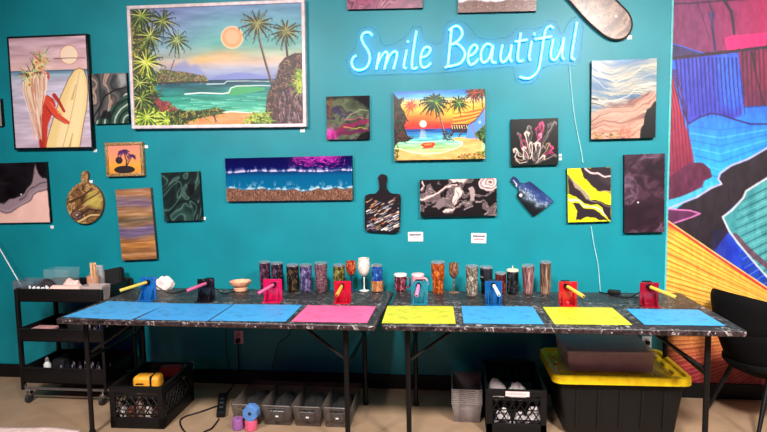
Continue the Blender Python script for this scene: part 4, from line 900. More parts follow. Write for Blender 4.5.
for fl, fr, br, bl, c, lab in MATS:
    z = TZ+.001; A = [AZ(*q, z+.003) for q in (fl, fr, br, bl)]; cx = sum(p.x for p in A)/4; cy = sum(p.y for p in A)/4
    w = ((A[1]-A[0]).length+(A[2]-A[3]).length)/2; d = (abs(A[3].y-A[0].y)+abs(A[2].y-A[1].y))/2
    a = math.atan2((A[1]-A[0]).y+(A[2]-A[3]).y, (A[1]-A[0]).x+(A[2]-A[3]).x)
    o = MB().box((0, 0, .0015), (min(w, .46), d, .003), .001, seg=1).build('silicone_mat', speck('mat_silicone_%d%d%d' % c, [(.36, tuple(v*.8 for v in c)), (.44, c), (.6, c), (.75, tuple(min(255, v*1.06) for v in c))], 9, (1, 2.5, 1), 1.5, .5, 'LINEAR'), loc=(cx, cy, z), rot=(0, 0, a))
    tag(o, 'flat silicone work mat: '+lab, 'mat', 'silicone mats on the tables')

# cup turners
def turner(pl, rod, plate_c, rod_c, label, feet=True, cordx=None):
    y = -.50; A = AY(pl[0], pl[1], y); B = AY(pl[2], pl[3], y); w = B.x-A.x; zt = A.z; cx = (A.x+B.x)/2
    P = M('acrylic_%d_%d_%d' % plate_c, plate_c, .18, 0, .04); R = M('foam_%d_%d_%d' % rod_c, rod_c, .6, 0, .05)
    r = thing('cup_turner', label, 'cup turner', (cx, y, TZ+.001), group='cup turners on the tables'); h = zt-TZ-.001
    mb = MB(); mb.box((0, .003, h/2), (w, .006, h), .002); up = mb.build('upright_plate', P, r)
    MB().box((0, -.03, .0025), (w*.95, .065, .005), .0015).build('base_plate', P, r)
    for s in (-1, 1):
        g = MB(); x = s*w*.32
        g.prism([(0, .005), (-.06, .005), (0, h*.55)], -.0025, .0025)
        for v in g.bm.verts: v.co = Vector((x+v.co.y, v.co.x, v.co.z))
        g.build('gusset', P, r)
    q = lambda a: (a.x-cx, a.y-y, a.z-TZ-.001)
    s = Vector(q(AY(rod[0], rod[1], y-.006))); e = Vector(q(AY(rod[2], rod[3], y-.12))); d = (e-s).normalized()
    MB().lathe([(.012, -.012), (.016, 0), (.016, .008)], (0, 0, 0), 12).build('hub', BLACK, r, loc=s, rot=d.to_track_quat('Z', 'Y').to_euler())
    rd = MB(); rd.tube([s, s+d*.005, e-d*.002, e], [.009, .0105, .0105, .0095], 14); ro = rd.build('rod', R, r)
    MB().tube([e-d*.004, e+d*.0012], .0055, 10).build('rod_bore', BLACK, ro)
    MB().box((s.x, .028, s.z), (.05, .044, .05), .004).tube([(s.x, .05, s.z), (s.x, .064, s.z)], .018, 12).build('motor', BLACK, r)
    for sx in (-1, 1):
        MB().tube([(s.x+sx*.026, -.003, s.z+.016), (s.x+sx*.026, .001, s.z+.016)], .004, 8).build('screw', STEEL, up)
    return (cx, y+.065, s.z+TZ)
TURN = [((139.6, 277, 156.6, 300), (148, 282, 119.8, 290.7), (22, 92, 160), (206, 176, 70), 'blue cup turner with yellow rod, nearest the cart'),
        ((197, 279, 215, 300), (207, 283, 186.6, 291), (20, 18, 24), (196, 84, 124), 'black cup turner with pink rod'),
        ((263, 279, 282.5, 303), (274, 284.4, 258, 293.7), (190, 20, 76), (214, 92, 138), 'magenta cup turner with pink rod'),
        ((334, 281, 351.3, 304), (342, 285.6, 337, 295), (180, 14, 40), (224, 160, 60), 'red cup turner behind the pink mat, yellow rod'),
        ((411, 281, 428.2, 305), (418.7, 285, 416.4, 295.7), (34, 116, 136), (232, 130, 180), 'teal cup turner with pink rod behind yellow mat'),
        ((485, 281, 502, 305), (493.5, 285, 499, 295), (14, 82, 140), (228, 228, 232), 'blue cup turner with white rod'),
        ((559, 281.5, 577, 306), (566.5, 286, 583.6, 296.5), (176, 24, 32), (222, 176, 70), 'bright red cup turner with yellow rod behind right yellow mat'),
        ((640, 282.4, 658.5, 307), (649, 286.6, 676, 297.4), (134, 16, 38), (216, 172, 60), 'dark red cup turner with yellow rod, nearest the chair')]
for i, T in enumerate(TURN):
    cx, cy, cz = turner(*T)
    if i in (0, 1, 3, 6, 7):
        dx = (.16, .13, -.03, .1, -.2)[i and {1: 1, 3: 2, 6: 3, 7: 4}[i]]
        cord('turner_cable', [(cx, cy+.012, cz-.03), (cx+dx*.15, cy+.04, TZ+.05), (cx+dx*.4, cy+.1, TZ+.006), (cx+dx*.8, cy+.2, TZ+.006), (cx+dx, -.165, TZ+.006)], .0035, BLACK, 'black cable lying behind the '+T[4].split(',')[0].split(' behind')[0], group='turner cables')

# ------------------------------------------------------------------ cups along the back of the tables
SILVER = M('silver_rim', (206, 206, 210), .25, .8); LIDCLEAR = clear('clear_lid', (232, 236, 240), .45, .1)
def base_at(px, pbot, y=None):
    p = AZ(px, pbot, TZ); return p
def skinny(px, top, wpx, y, mat, label, prof='straight', lid=SILVER):
    c = AY(px, 285, y); x = c.x; h = AY(px, top, y).z-TZ-.001; dep = (Vector((x, y, .85))-CAM).dot(_f); R = wpx/2*dep/F
    r = thing('tumbler', label, 'tumbler', (x, y, TZ+.001), group='decorated tumblers on the tables')
    hb = h-.014
    pr = {'straight': [(R*.82, 0), (R*.9, .004), (R*.93, .02), (R, h*.25), (R, hb)],
          'taper': [(R*.68, 0), (R*.76, .004), (R*.8, .03), (R*.9, hb*.5), (R, hb)],
          'waist': [(R*.74, 0), (R*.8, .004), (R*.82, hb*.44), (R*.84, hb*.47), (R*.97, hb*.54), (R, hb)],
          'curvy': [(R*.8, 0), (R*.88, .004), (R*.98, hb*.3), (R*.9, hb*.55), (R, hb*.85), (R, hb)]}[prof]
    MB().lathe(pr, seg=28).build('cup_body', mat, r)
    MB().lathe([(R*1.01, hb), (R*1.04, hb+.003), (R*1.02, hb+.009), (R*.86, h), (R*.5, h-.001)], seg=28).build('lid', lid, r)
    return r, R, h
gl = lambda n, a, b_, c, s=60, st=(1, 1, .5), d=1: speck(n, [(.34, tuple(v*.7 for v in a)), (.5, tuple(v*.72 for v in b_)), (.62, tuple(v*.8 for v in c)), (.72, c)], s, st, d, .25, 'LINEAR')
skinny(265.5, 261, 11, -.17, gl('plum_glitter', (40, 20, 36), (90, 44, 74), (130, 84, 110)), 'plum glitter tumbler, first from left behind the magenta turner')
skinny(277.7, 262, 12, -.19, gl('night_purple', (20, 14, 22), (46, 26, 44), (120, 84, 110)), 'black and purple tumbler with silver rim, second from left')
skinny(293.2, 264, 12.4, -.21, gl('black_gold', (14, 12, 14), (30, 24, 22), (110, 84, 50)), 'black tumbler with gold flecks, third from left')
skinny(306.3, 264, 12.2, -.21, gl('lavender_blue', (44, 50, 96), (110, 92, 150), (170, 150, 196)), 'lavender and blue swirled tumbler beside the black-gold one', 'curvy')
skinny(321.3, 262, 13, -.205, gl('pink_black', (24, 16, 22), (116, 64, 84), (206, 150, 160), 60, (1, 1, 2), 3), 'pink and black marbled tumbler behind gap between blue and pink mats', 'curvy')
skinny(339.3, 264, 11.6, -.21, gl('olive_gold', (50, 44, 20), (126, 110, 44), (176, 160, 84)), 'olive gold tumbler partly behind the red turner')
skinny(377.3, 264, 11, -.2, speck('blue_over_orange', [(.3, (16, 30, 96)), (.47, (24, 60, 140)), (.62, (40, 110, 180)), (.72, (200, 210, 220))], 60, (1, 1, .6), 1, .25, 'LINEAR'), 'blue tumbler with orange base at right end of left table')[0]
orb = [o for o in bpy.data.objects if o.type == 'EMPTY' and o.get('label', '').startswith('blue tumbler with orange')][0]
MB().lathe([(.0385, .006), (.0395, .012), (.0398, .07), (.039, .076)], seg=28).build('orange_base', gl('orange_glow', (206, 110, 60), (230, 140, 84), (244, 176, 120)), orb)
skinny(438, 261, 13.6, -.225, gl('copper_orange', (140, 44, 12), (240, 100, 34), (250, 140, 60)), 'tall copper-orange waisted tumbler at the back of the right table', 'waist')
skinny(472, 265, 12.6, -.29, gl('champagne_glitter', (96, 84, 74), (164, 146, 130), (214, 200, 186), 70), 'champagne silver glitter tumbler left of the blue turner with white rod', 'curvy')
skinny(486.3, 266, 12.8, -.22, speck('mono_band', [(.35, (16, 16, 20)), (.5, (36, 36, 44)), (.62, (200, 200, 206))], 14, (.2, .2, 2.2), .3, .3, 'CONSTANT'), 'black and white banded tumbler behind the blue turner with white rod', 'waist')
skinny(500.6, 272, 11, -.215, gl('wine_red', (70, 14, 24), (120, 26, 36), (150, 70, 60)), 'short wine-red tumbler with silver rim')
b12, R12, h12 = skinny(512.6, 269, 11.6, -.22, gl('jet_glitter', (12, 12, 14), (22, 22, 26), (70, 70, 78)), 'black tumbler with cream lid and straw', 'straight', M('cream_lid', (232, 214, 180), .5))
MB().tube([(0, 0, h12-.002), (.001, 0, h12+.022)], .003, 8).build('straw', M('cream_lid', (232, 214, 180), .5), b12)
skinny(528, 264.5, 12.4, -.22, gl('rose_stripes', (110, 54, 64), (170, 106, 110), (206, 160, 156), 60, (1.6, 1.6, .15)), 'rose vertically streaked tapering tumbler, second from right', 'taper')
skinny(545.3, 261, 11, -.225, gl('bronze_stripes', (84, 54, 44), (140, 100, 80), (190, 156, 130), 60, (1.6, 1.6, .12)), 'bronze streaked skinny tumbler, tallest and last on the right')

def goblet(px, top, bowl_bot, pbot, wpx, y, bowl_m, stem_m, label, bulge=1.0):
    c = AY(px, 285, y); dep = (Vector((c.x, y, .85))-CAM).dot(_f); R = wpx/2*dep/F
    zt = AY(px, top, y).z-TZ-.001; zb = AY(px, bowl_bot, y).z-TZ-.001
    r = thing('wine_glass', label, 'wine glass', (c.x, y, TZ+.001), group='wine glasses on the tables'); h = zt-zb
    MB().lathe([(.006, zb-.004), (R*.45, zb), (R*.86, zb+h*.2), (R, zb+h*.45), (R*.98, zb+h*.7), (R*.88, zt), (R*.84, zt), (R*.92, zb+h*.6), (R*.8, zb+h*.25), (.004, zb+h*.1)], seg=26, cap=(True, True)).build('bowl', bowl_m, r)
    MB().lathe([(.0075, .004), (.0045, .015), (.004, zb*.5), (.005, zb-.012), (.009, zb)], seg=12).build('stem', stem_m, r)
    MB().lathe([(.034, 0), (.035, .002), (.02, .005), (.007, .009)], seg=24).build('foot', stem_m, r)
navy = M('navy_stem', (24, 36, 70), .25)
goblet(351.3, 261, 275, 291, 10.6, -.19, gl('ruby_gold', (150, 30, 20), (226, 66, 44), (240, 170, 90), 80), navy, 'small ruby and gold wine glass with dark stem, behind the red turner')
goblet(364.2, 258, 275.5, 290.5, 12.4, -.18, speck('pearl_white', [(.35, (206, 184, 166)), (.5, (226, 212, 200)), (.65, (240, 232, 224))], 60, interp='LINEAR'), M('pearl_stem', (226, 220, 214), .25), 'pearly white wine glass right of the red turner')
goblet(453.8, 263, 277.5, 293, 10, -.21, gl('copper_glass', (96, 54, 34), (170, 110, 80), (214, 160, 130), 80), gl('copper_glass', (96, 54, 34), (170, 110, 80), (214, 160, 130), 80), 'copper wine glass right of the orange tumbler')
def mug(px, top, wpx, y, mat, lidm, label):
    c = AY(px, 285, y); dep = (Vector((c.x, y, .82))-CAM).dot(_f); R = wpx/2*dep/F; h = AY(px, top, y).z-TZ-.001
    r = thing('mug', label, 'mug', (c.x, y, TZ+.001), group='lidded mugs on the right table')
    MB().lathe([(R*.84, 0), (R*.92, .005), (R*.98, h*.3), (R, h-.016)], seg=28).build('cup_body', mat, r)
    MB().lathe([(R*1.02, h-.017), (R*1.06, h-.012), (R*1.04, h-.003), (R*.9, h), (R*.3, h-.002)], seg=28).build('lid', lidm, r)
    MB().tube(smooth_path([(R*.9, -.012, h*.78), (R*1.45, -.02, h*.74), (R*1.6, -.024, h*.5), (R*1.35, -.02, h*.26), (R*.9, -.012, h*.22)], 5), .0065, 8).build('handle', mat, r)
mug(400.6, 273.4, 12.4, -.17, gl('garnet', (70, 12, 28), (126, 22, 48), (206, 120, 140), 60), M('cream_white_lid', (232, 226, 220), .45), 'dark red mug with white lid left of the teal turner')
mug(418, 273.4, 12, -.24, M('rose_mug', (226, 150, 160), .4), M('blush_lid', (238, 200, 200), .45), 'pink mug with pale lid standing behind the teal turner')

# peach bowl and crumpled tissue
p = AY(240.6, 288, -.22); r = thing('bowl', 'peach scalloped silicone bowl on a small foot, between the second and third mats', 'bowl', (p.x, -.22, TZ+.001))
PE = M('peach_silicone', (236, 168, 134), .5)
MB().lathe([(.036, 0), (.044, .004), (.046, .022), (.04, .028)], seg=28).build('foot', PE, r)
MB().lathe([(.034, .026), (.05, .034), (.066, .05), (.072, .068), (.067, .068), (.06, .052), (.045, .04), (.01, .037)], seg=40, wob=lambda k, n, R: 1+.035*math.sin(k*2*PI/n*8)*(R > .055)).build('dish', PE, r)
def crumple(name, c, size, mat, label, cat, seed=1, group=None):
    bm = bmesh.new(); bmesh.ops.create_icosphere(bm, subdivisions=4, radius=1); rd = random.Random(seed)
    fs = [(Vector((rd.gauss(0, 1), rd.gauss(0, 1), rd.gauss(0, 1))).normalized(), rd.uniform(.5, 2.8), rd.uniform(0, 6)) for _ in range(9)]
    for v in bm.verts:
        n = v.co.normalized(); d = sum(abs(math.sin(n.dot(a)*k*2.2+ph)) for a, k, ph in fs)/9
        v.co = n*(.55+.75*d)
    zm = -.55
    for v in bm.verts:
        v.co.z = max(v.co.z, zm); v.co = Vector((v.co.x*size[0]/2, v.co.y*size[1]/2, (v.co.z-zm)*size[2]/1.5))
    mb = MB(); mb.merge(bm); o = mb.build(name, mat, loc=c, smooth=False); return tag(o, label, cat, group)
TIS = M('tissue_paper', (232, 214, 208), .7)
p = AY(165, 286, -.19); crumple('crumpled_tissue', (p.x, -.19, TZ+.001), (.13, .08, .085), TIS, 'crumpled white paper towel behind the blue turner with yellow rod', 'paper towel', 3)
# adapter behind the right table mats
p = AZ(614, 294.5, TZ); tag(MB().box((0, 0, .014), (.075, .04, .028), .006).build('power_adapter', BLACK, loc=(p.x, p.y, TZ+.001), rot=(0, 0, -.4)), 'black power adapter on the right table between the red turners', 'adapter')
cord('adapter_cable', [AZ(620, 296, TZ+.005), AZ(632, 297, TZ+.005), AZ(645, 298, TZ+.005), AZ(655, 295, TZ+.005)], .0035, BLACK, 'black cable running right from the power adapter')

# ------------------------------------------------------------------ three-tier cart
CX0, CX1, CY0, CY1 = -2.81, -2.21, -.46, -.07
ccx, ccy = (CX0+CX1)/2, (CY0+CY1)/2; cw, cd = CX1-CX0, CY1-CY0
cart = thing('utility_cart', 'black three-tier rolling utility cart standing left of the tables', 'cart', (ccx, ccy, 0))
def tray(z, h, name='tray'):
    mb = MB(); t = .006
    mb.box((0, 0, z+t/2), (cw, cd, t)); mb.box((0, -cd/2+t/2, z+h/2), (cw, t, h), .002); mb.box((0, cd/2-t/2, z+h/2), (cw, t, h), .002)
    for s in (-1, 1): mb.box((s*(cw/2-t/2), 0, z+h/2), (t, cd, h), .002)
    mb.tube([(-cw/2, -cd/2, z+h), (cw/2, -cd/2, z+h), (cw/2, cd/2, z+h), (-cw/2, cd/2, z+h), (-cw/2, -cd/2, z+h)], .006, 6)
    return mb.build(name, BLKMET, cart)
ZT = (.142, .432, .705)
for z, h in zip(ZT, (.105, .085, .085)): tray(z, h)
for sx in (-1, 1):
    for sy in (-1, 1):
        MB().box((sx*(cw/2+.004), sy*(cd/2-.012), .44), (.022, .03, .7), .004).build('post', BLKMET, cart)
        k = MB(); x, y = sx*(cw/2-.03), sy*(cd/2-.02); k.box((x, y, .062), (.03, .035, .03), .004).tube([(x, y, .075), (x, y, .1)], .008, 8)
        cs = k.build('caster', STEEL, cart); MB().tube([(x-.012, y-.008, .03), (x+.012, y-.008, .03)], .0295, 18).build('wheel', M('caster_rubber', (40, 40, 42), .6), cs)
for sy in (-1, 1):
    MB().tube(smooth_path([(-cw/2-.004, sy*(cd/2-.012), .16), (-cw/2+.002, sy*(cd/2-.012), .115), (-cw/2+.03, sy*(cd/2-.012), .102), (cw/2-.03, sy*(cd/2-.012), .102), (cw/2-.002, sy*(cd/2-.012), .115), (cw/2+.004, sy*(cd/2-.012), .16)], 5), .009, 8).build('base_rail', M('dark_chrome', (150, 146, 146), .3, .8), cart)
zt = ZT[2]+.007
DKP = clear('smoky_plastic', (120, 128, 140), .35, .15); CLP = clear('clear_plastic', (226, 226, 230), .3, .1)
def openbox(mb, c, size, t=.003, taper=.92):
    x, y, z = c; w, d, h = size
    n0 = len(mb.bm.faces); O = []
    for f, zz in ((taper, z), (1, z+h)):
        O.append([mb.bm.verts.new((x+sx*w/2*f, y+sy*d/2*f, zz)) for sx, sy in ((-1, -1), (1, -1), (1, 1), (-1, 1))])
    I = []
    for f, zz in ((1, z+h), (taper, z+t)):
        I.append([mb.bm.verts.new((x+sx*(w/2*f-t), y+sy*(d/2*f-t), zz)) for sx, sy in ((-1, -1), (1, -1), (1, 1), (-1, 1))])
    Q = O+I; mb.bm.faces.new(Q[0][::-1])
    for A, B in zip(Q, Q[1:]):
        for k in range(4): mb.bm.faces.new((A[k], A[(k+1) % 4], B[(k+1) % 4], B[k]))
    mb.bm.faces.new(Q[3]); mb._new(n0); return mb
def cp(px, y): return AY(px, 285, y).x
x = cp(30, -.36); o = openbox(MB(), (0, 0, 0), (.155, .13, .125)).build('plastic_box', DKP, loc=(x, -.36, zt)); tag(o, 'smoky clear open box at the left end of the cart top tray', 'plastic box')
x = cp(62, -.15); o = openbox(MB(), (0, 0, 0), (.2, .12, .165)).build('plastic_box', clear('pale_clear', (190, 210, 214), .10, .1), loc=(x, -.145, zt)); tag(o, 'tall clear box at the back of the cart top tray', 'plastic box')
x = cp(49, -.29); crumple('dark_cloth', (x, -.3, zt), (.13, .1, .11), M('dark_grey_cloth', (38, 32, 36), .8), 'dark grey bundled cloth in the middle of the cart top tray', 'cloth', 7)
rd = random.Random(2)
for k in range(9):
    xx = cp(29.5, -.43)+.006+k*.0165; oo = MB().box((0, 0, .045), (.012, .012, .09), .004).build('foam_dauber', WHITE, loc=(xx, -.435+.008*(k % 2), zt), rot=(0, 0, rd.uniform(-.1, .1)))
    oo.scale.z = 1.0+rd.uniform(-.06, .1); tag(oo, 'small white foam stick standing in a row at the cart top tray front edge', 'foam stick', 'white foam sticks in the cart')
x0, x1 = cp(49, -.42), cp(79, -.42)
o = MB().tube([(0, 0, 0), (x1-x0, 0, 0)], .047, 18).build('paper_roll', M('pink_white_paper', (236, 196, 186), .7), loc=(x0+.01, -.395, zt+.048)); tag(o, 'pinkish white paper roll lying along the front of the cart top tray', 'paper roll')
crumple('crumpled_tissue', (cp(72, -.29), -.285, zt), (.15, .1, .105), M('pink_white_paper', (236, 196, 186), .7), 'pinkish crumpled tissue behind the paper roll in the cart top tray', 'paper towel', 9)
x = cp(93, -.42); o = openbox(MB(), (0, 0, 0), (.16, .1, .1), .003, .9).build('plastic_tub', clear('cloudy_plastic', (214, 190, 184), .55, .2), loc=(x, -.4, zt)); tag(o, 'shallow cloudy plastic tub at the right front of the cart top tray', 'plastic tub')
x = cp(84.5, -.3)+.01; cup = thing('stick_cup', 'cup full of wooden craft sticks on the cart top tray', 'cup', (x+.015, -.235, zt))
MB().lathe([(.034, 0), (.036, .004), (.044, .13), (.041, .13), (.034, .01)], seg=20).build('cup_body', M('kraft_cup', (206, 150, 120), .6), cup)
rd = random.Random(4); STK = M('birch_stick', (226, 178, 130), .6, 0, .12, 60)
for k in range(16):
    a = rd.uniform(0, 6.28); q = rd.uniform(.004, .026); MB().box((math.cos(a)*q, math.sin(a)*q, .118), (.011, .003, .2+rd.uniform(-.012, .008)), .001, Matrix.Rotation(rd.uniform(-.07, .07), 3, 'Y') @ Matrix.Rotation(a, 3, 'Z')).build('craft_stick', STK, cup)
x = cp(98, -.16); o = thing('glass_jar', 'clear jar of crumpled scraps at the right back of the cart top tray', 'jar', (x, -.16, zt))
MB().lathe([(.045, 0), (.05, .006), (.05, .14), (.042, .16), (.042, .185), (.039, .185), (.039, .16), (.046, .138), (.046, .01)], seg=24).build('jar_body', clear('jar_glass', (224, 220, 222), .45, .05), o)
MB().lathe([(.03, .012), (.044, .03), (.044, .1), (.03, .135), (.01, .14)], seg=14, wob=lambda k, n, R: 1+.06*math.sin(k*3.3)).build('paper_scraps', M('paper_scraps', (196, 176, 172), .8), o)
pts = [(-.11, 0), (-.11, .1), (-.09, .135), (.085, .17), (.1, .155), (.1, 0)]
mb = MB(); mb.prism(pts, .03, -.03); bmesh.ops.bevel(mb.bm, geom=mb.bm.edges[:], offset=.008, segments=2, affect='EDGES'); o = mb.build('zip_pouch', M('black_fabric', (12, 11, 13), .8), loc=(cp(113, -.12)-.03, -.105, zt)); tag(o, 'black fabric pouch standing at the right end of the cart top tray', 'pouch')
e = AY(27.5, 284, -.36); a0 = Vector((e.x-.01, -.36, zt+.012)); a1 = AY(-6, 239, -.2); a1 = a0+(a1-a0)*1.25
o = MB().tube([(0, 0, 0), a1-a0], .0035, 8).build('white_stick', WHITE, loc=a0); tag(o, 'thin white stick leaning out of the smoky box on the cart', 'stick')
# lower trays: bottles and boxes
zm = ZT[1]+.007; zl = ZT[0]+.007
o = MB().box((0, 0, .05), (.14, .12, .1), .008).build('supply_box', M('black_carton', (14, 13, 15), .6), loc=(-2.46, -.3, zm)); tag(o, 'black carton standing in the middle tray of the cart', 'box')
o = MB().box((0, 0, .01), (.15, .1, .02), .005).build('paper_packet', M('blush_paper', (206, 150, 150), .6), loc=(-2.7, -.36, zm+.001)); o.location.z = zm+.045
tag(o, 'flat pinkish packet in the left of the cart middle tray', 'packet')
o2 = MB().box((0, 0, .021), (.16, .11, .042), .005).build('supply_box', M('black_carton', (14, 13, 15), .6), loc=(-2.7, -.36, zm+.001)); tag(o2, 'low black box under the pinkish packet in the cart middle tray', 'box')
rd = random.Random(11)
def bottle(x, y, z, mat, cap, label, h=.1, R=.019, group=None):
    r = thing('paint_bottle', label, 'bottle', (x, y, z), group=group)
    MB().lathe([(R*.9, 0), (R, .004), (R, h*.62), (R*.55, h*.74), (R*.5, h*.8)], seg=12).build('bottle_body', mat, r); MB().lathe([(R*.55, h*.78), (R*.55, h*.92), (R*.25, h)], seg=10).build('cap', cap, r)
CT = [(60, 44, 80), (44, 50, 90), (84, 60, 70), (36, 34, 40), (96, 84, 96)]
for row, (zz, n, x0, lab) in enumerate(((zl, 14, -2.57, 'bottom'), (zm, 6, -2.34, 'middle'))):
    for k in range(n):
        for j in range(2):
            bottle(x0+k*.0235 if n > 8 else x0+k*.021, -.39+j*.07+.02*(k % 2), zz, M('paint_%d' % ((k*2+j) % 5), CT[(k*2+j) % 5], .4), BLACK if (k+j) % 3 else M('grey_cap', (120, 112, 120), .5), 'small dark paint bottle packed in the %s tray of the cart' % lab, .098, .0095 if n <= 8 else .0112, 'paint bottles in the cart %s tray' % lab)
bottle(-2.72, -.33, zl, WHITE, M('grey_cap', (120, 112, 120), .5), 'white squat bottle at the left of the cart bottom tray', .13, .024)
o = MB().box((0, 0, .055), (.09, .14, .11), .008).build('supply_box', M('black_carton', (14, 13, 15), .6), loc=(-2.64, -.26, zl)); tag(o, 'black box in the cart bottom tray beside the white bottle', 'box')

# ------------------------------------------------------------------ milk crates
def crate(name, x0, x1, y0, y1, h, label, tilt=0):
    w, d = x1-x0, y1-y0; r = thing('milk_crate', label, 'crate', ((x0+x1)/2, (y0+y1)/2, 0), (0, 0, tilt), 'black milk crates under the tables')
    CM = M('crate_plastic', (10, 9, 10), .5, 0, .1, 30, .3); t = .012
    MB().box((0, 0, .012), (w-.02, d-.02, .012), .003).build('crate_floor', CM, r)
    for nm, L_, mt in (('front_side', w, Matrix.Translation((0, -d/2+t/2, 0))), ('rear_side', w, Matrix.Translation((0, d/2-t/2, 0))), ('left_side', d-2*t, Matrix.Translation((-w/2+t/2, 0, 0)) @ Matrix.Rotation(PI/2, 4, 'Z')), ('right_side', d-2*t, Matrix.Translation((w/2-t/2, 0, 0)) @ Matrix.Rotation(PI/2, 4, 'Z'))):
        mb = MB()
        mb.box((0, 0, h-.02), (L_, t+.006, .04), .003); mb.box((0, 0, .035), (L_, t, .07), .003); mb.box((0, 0, h-.055), (L_, t*.7, .012)); mb.box((0, 0, .09), (L_, t*.7, .008)); mb.box((0, 0, h*.55), (L_, t*.4, .006))
        for s in (-1, 1): mb.box((s*(L_/2-.018), 0, h/2), (.036, t, h), .003)
        n = max(3, int((L_-.07)/.045)); st = (L_-.07)/n; z0, z1 = .075, h-.05
        for k in range(n):
            a = -L_/2+.035+k*st
            for p, q in (((a, z0), (a+st, (z0+z1)/2)), ((a+st, (z0+z1)/2), (a, z1)), ((a+st, z0), (a, (z0+z1)/2)), ((a, (z0+z1)/2), (a+st, z1))):
                mb.tube([(p[0], 0, p[1]), (q[0], 0, q[1])], .0038, 4)
        for v in mb.bm.verts: v.co = mt @ v.co
        mb.build(nm, CM, r)
    return r
crate('a', -1.985, -1.645, -.765, -.32, .265, 'black milk crate under the left table holding an orange pouch', .03)
# its contents
fill = tag(MB().box((0, 0, .085), (.27, .3, .17), .02).build('cloth_bundle', M('dark_cloth', (18, 15, 17), .85, bump=.4), loc=(-1.815, -.5, .02)), 'dark cloth bundle filling the left milk crate', 'cloth')
for k in range(5):
    c = [(206, 190, 180), (120, 60, 44), (150, 120, 110), (220, 200, 190), (90, 50, 40)][k]
    bottle(-1.93+k*.056, -.705, .02, M('jar_%d' % k, c, .4), WHITE if k == 2 else BLACK, 'small bottle seen through the front lattice of the left crate', .2 if k == 2 else .13, .024, 'bottles in the left crate')
o = thing('zip_pouch', 'bright orange-yellow pouch with dark strap on top of the left crate', 'pouch', (-1.815, -.60, .192), (0, 0, .1))
MB().box((0, 0, .045), (.17, .1, .085), .025, seg=4).build('pouch_body', M('orange_vinyl', (240, 160, 40), .5), o); MB().box((.035, 0, .046), (.014, .104, .089), .003).build('strap', BLACK, o); MB().box((-.035, -.051, .045), (.05, .004, .008), .001).build('zip', BLACK, o)
tag(MB().box((0, 0, .04), (.15, .09, .08), .025, seg=3).build('red_pouch', M('dark_red_cloth', (150, 24, 30), .6), loc=(-1.76, -.41, .192), rot=(0, 0, .2)), 'dark red soft pouch behind the orange pouch in the crate', 'pouch')
for k in range(3):
    tag(MB().tube([(0, 0, 0), (.02, .11, .012)], .02, 12).build('plastic_bottle', clear('grey_clear', (190, 190, 196), .5, .1), loc=(-1.685-.001*k, -.56+k*.0, .2)) if k == 0 else MB().tube([(0, 0, 0), (.012, .1, .0)], .019, 12).build('plastic_bottle', clear('grey_clear', (190, 190, 196), .5, .1), loc=(-1.70, -.36-.0*k, .2+.04*(k-1))), ['clear bottle lying at right front of the left crate', 'lower clear bottle lying at right rear of the left crate', 'upper clear bottle lying at right rear of the left crate'][k], 'bottle')
crate('b', .302, .645, -.66, -.16, .275, 'black milk crate with a taped paper slip, between clear bin stack and tote')
fill = tag(MB().box((0, 0, .075), (.29, .33, .15), .02).build('cloth_bundle', M('dark_cloth', (18, 15, 17), .85, bump=.4), loc=(.475, -.4, .02)), 'dark cloth bundle filling the right milk crate', 'cloth')
PW = M('crumpled_white', (206, 196, 196), .7)
for k, (x, z, s) in enumerate(((.4, .02, .085), (.5, .02, .07), (.585, .02, .1))):
    crumple('crumpled_paper', (x, -.612, z), (s, .05, s*1.35), PW, ['left crumpled white paper', 'middle crumpled white paper', 'right crumpled white paper'][k]+' seen through the front lattice of the right crate', 'paper', 20+k)
crumple('crumpled_paper', (.37, -.54, .172), (.1, .08, .12), PW, 'white paper poking out at the top left of the right crate', 'paper', 31); crumple('crumpled_paper', (.49, -.54, .172), (.1, .07, .1), PW, 'white paper poking out behind the taped slip of the right crate', 'paper', 33)
sl = thing('paper_slip', 'pinkish white paper slip taped to the front rim of the right crate', 'label', (.478, -.6705, .255)); MB().box((0, 0, 0), (.135, .001, .03)).build('slip', M('slip_paper', (236, 206, 204), .6), sl)
rd = random.Random(3); mb = MB(); x = -.055
while x < .05:
    c = rd.uniform(.004, .009); mb.box((x, -.0008, 0), (c*.6, .0006, .008)); x += c
mb.build('faint_print', M('faint_print', (206, 160, 160), .6), sl, smooth=False)

# ------------------------------------------------------------------ clear bins with handle slots
BINP = clear('bin_plastic', (110, 98, 92), .36, .2)
def bin_mb(w, d, h, mb=None):
    mb = mb or MB(); t = .004; f = .86
    # walls: back, left, right, floor as an open box without front; front built around the slot
    def quadwall(P):
        n0 = len(mb.bm.faces); mb.bm.faces.new([mb.bm.verts.new(p) for p in P]); mb._new(n0)
    W, D = w/2, d/2
    B = [(-W*f, -D*f, 0), (W*f, -D*f, 0), (W*f, D*f, 0), (-W*f, D*f, 0)]; T = [(-W, -D, h), (W, -D, h), (W, D, h), (-W, D, h)]
    quadwall(B)
    for k in (1, 2, 3): quadwall([B[k], B[(k+1) % 4], T[(k+1) % 4], T[k]])
    lp = lambda u, v: Vector(B[0]).lerp(Vector(B[1]), u).lerp(Vector(T[0]).lerp(Vector(T[1]), u), v)
    for u0, u1, v0, v1 in ((0, .25, 0, 1), (.75, 1, 0, 1), (.25, .75, 0, .74), (.25, .75, .88, 1)): quadwall([lp(u0, v0), lp(u1, v0), lp(u1, v1), lp(u0, v1)])
    mb.tube([T[0], T[1], T[2], T[3], T[0]], .0035, 6); mb.tube([lp(.25, .74), lp(.75, .74), lp(.75, .88), lp(.25, .88), lp(.25, .74)], .002, 5)
    return mb
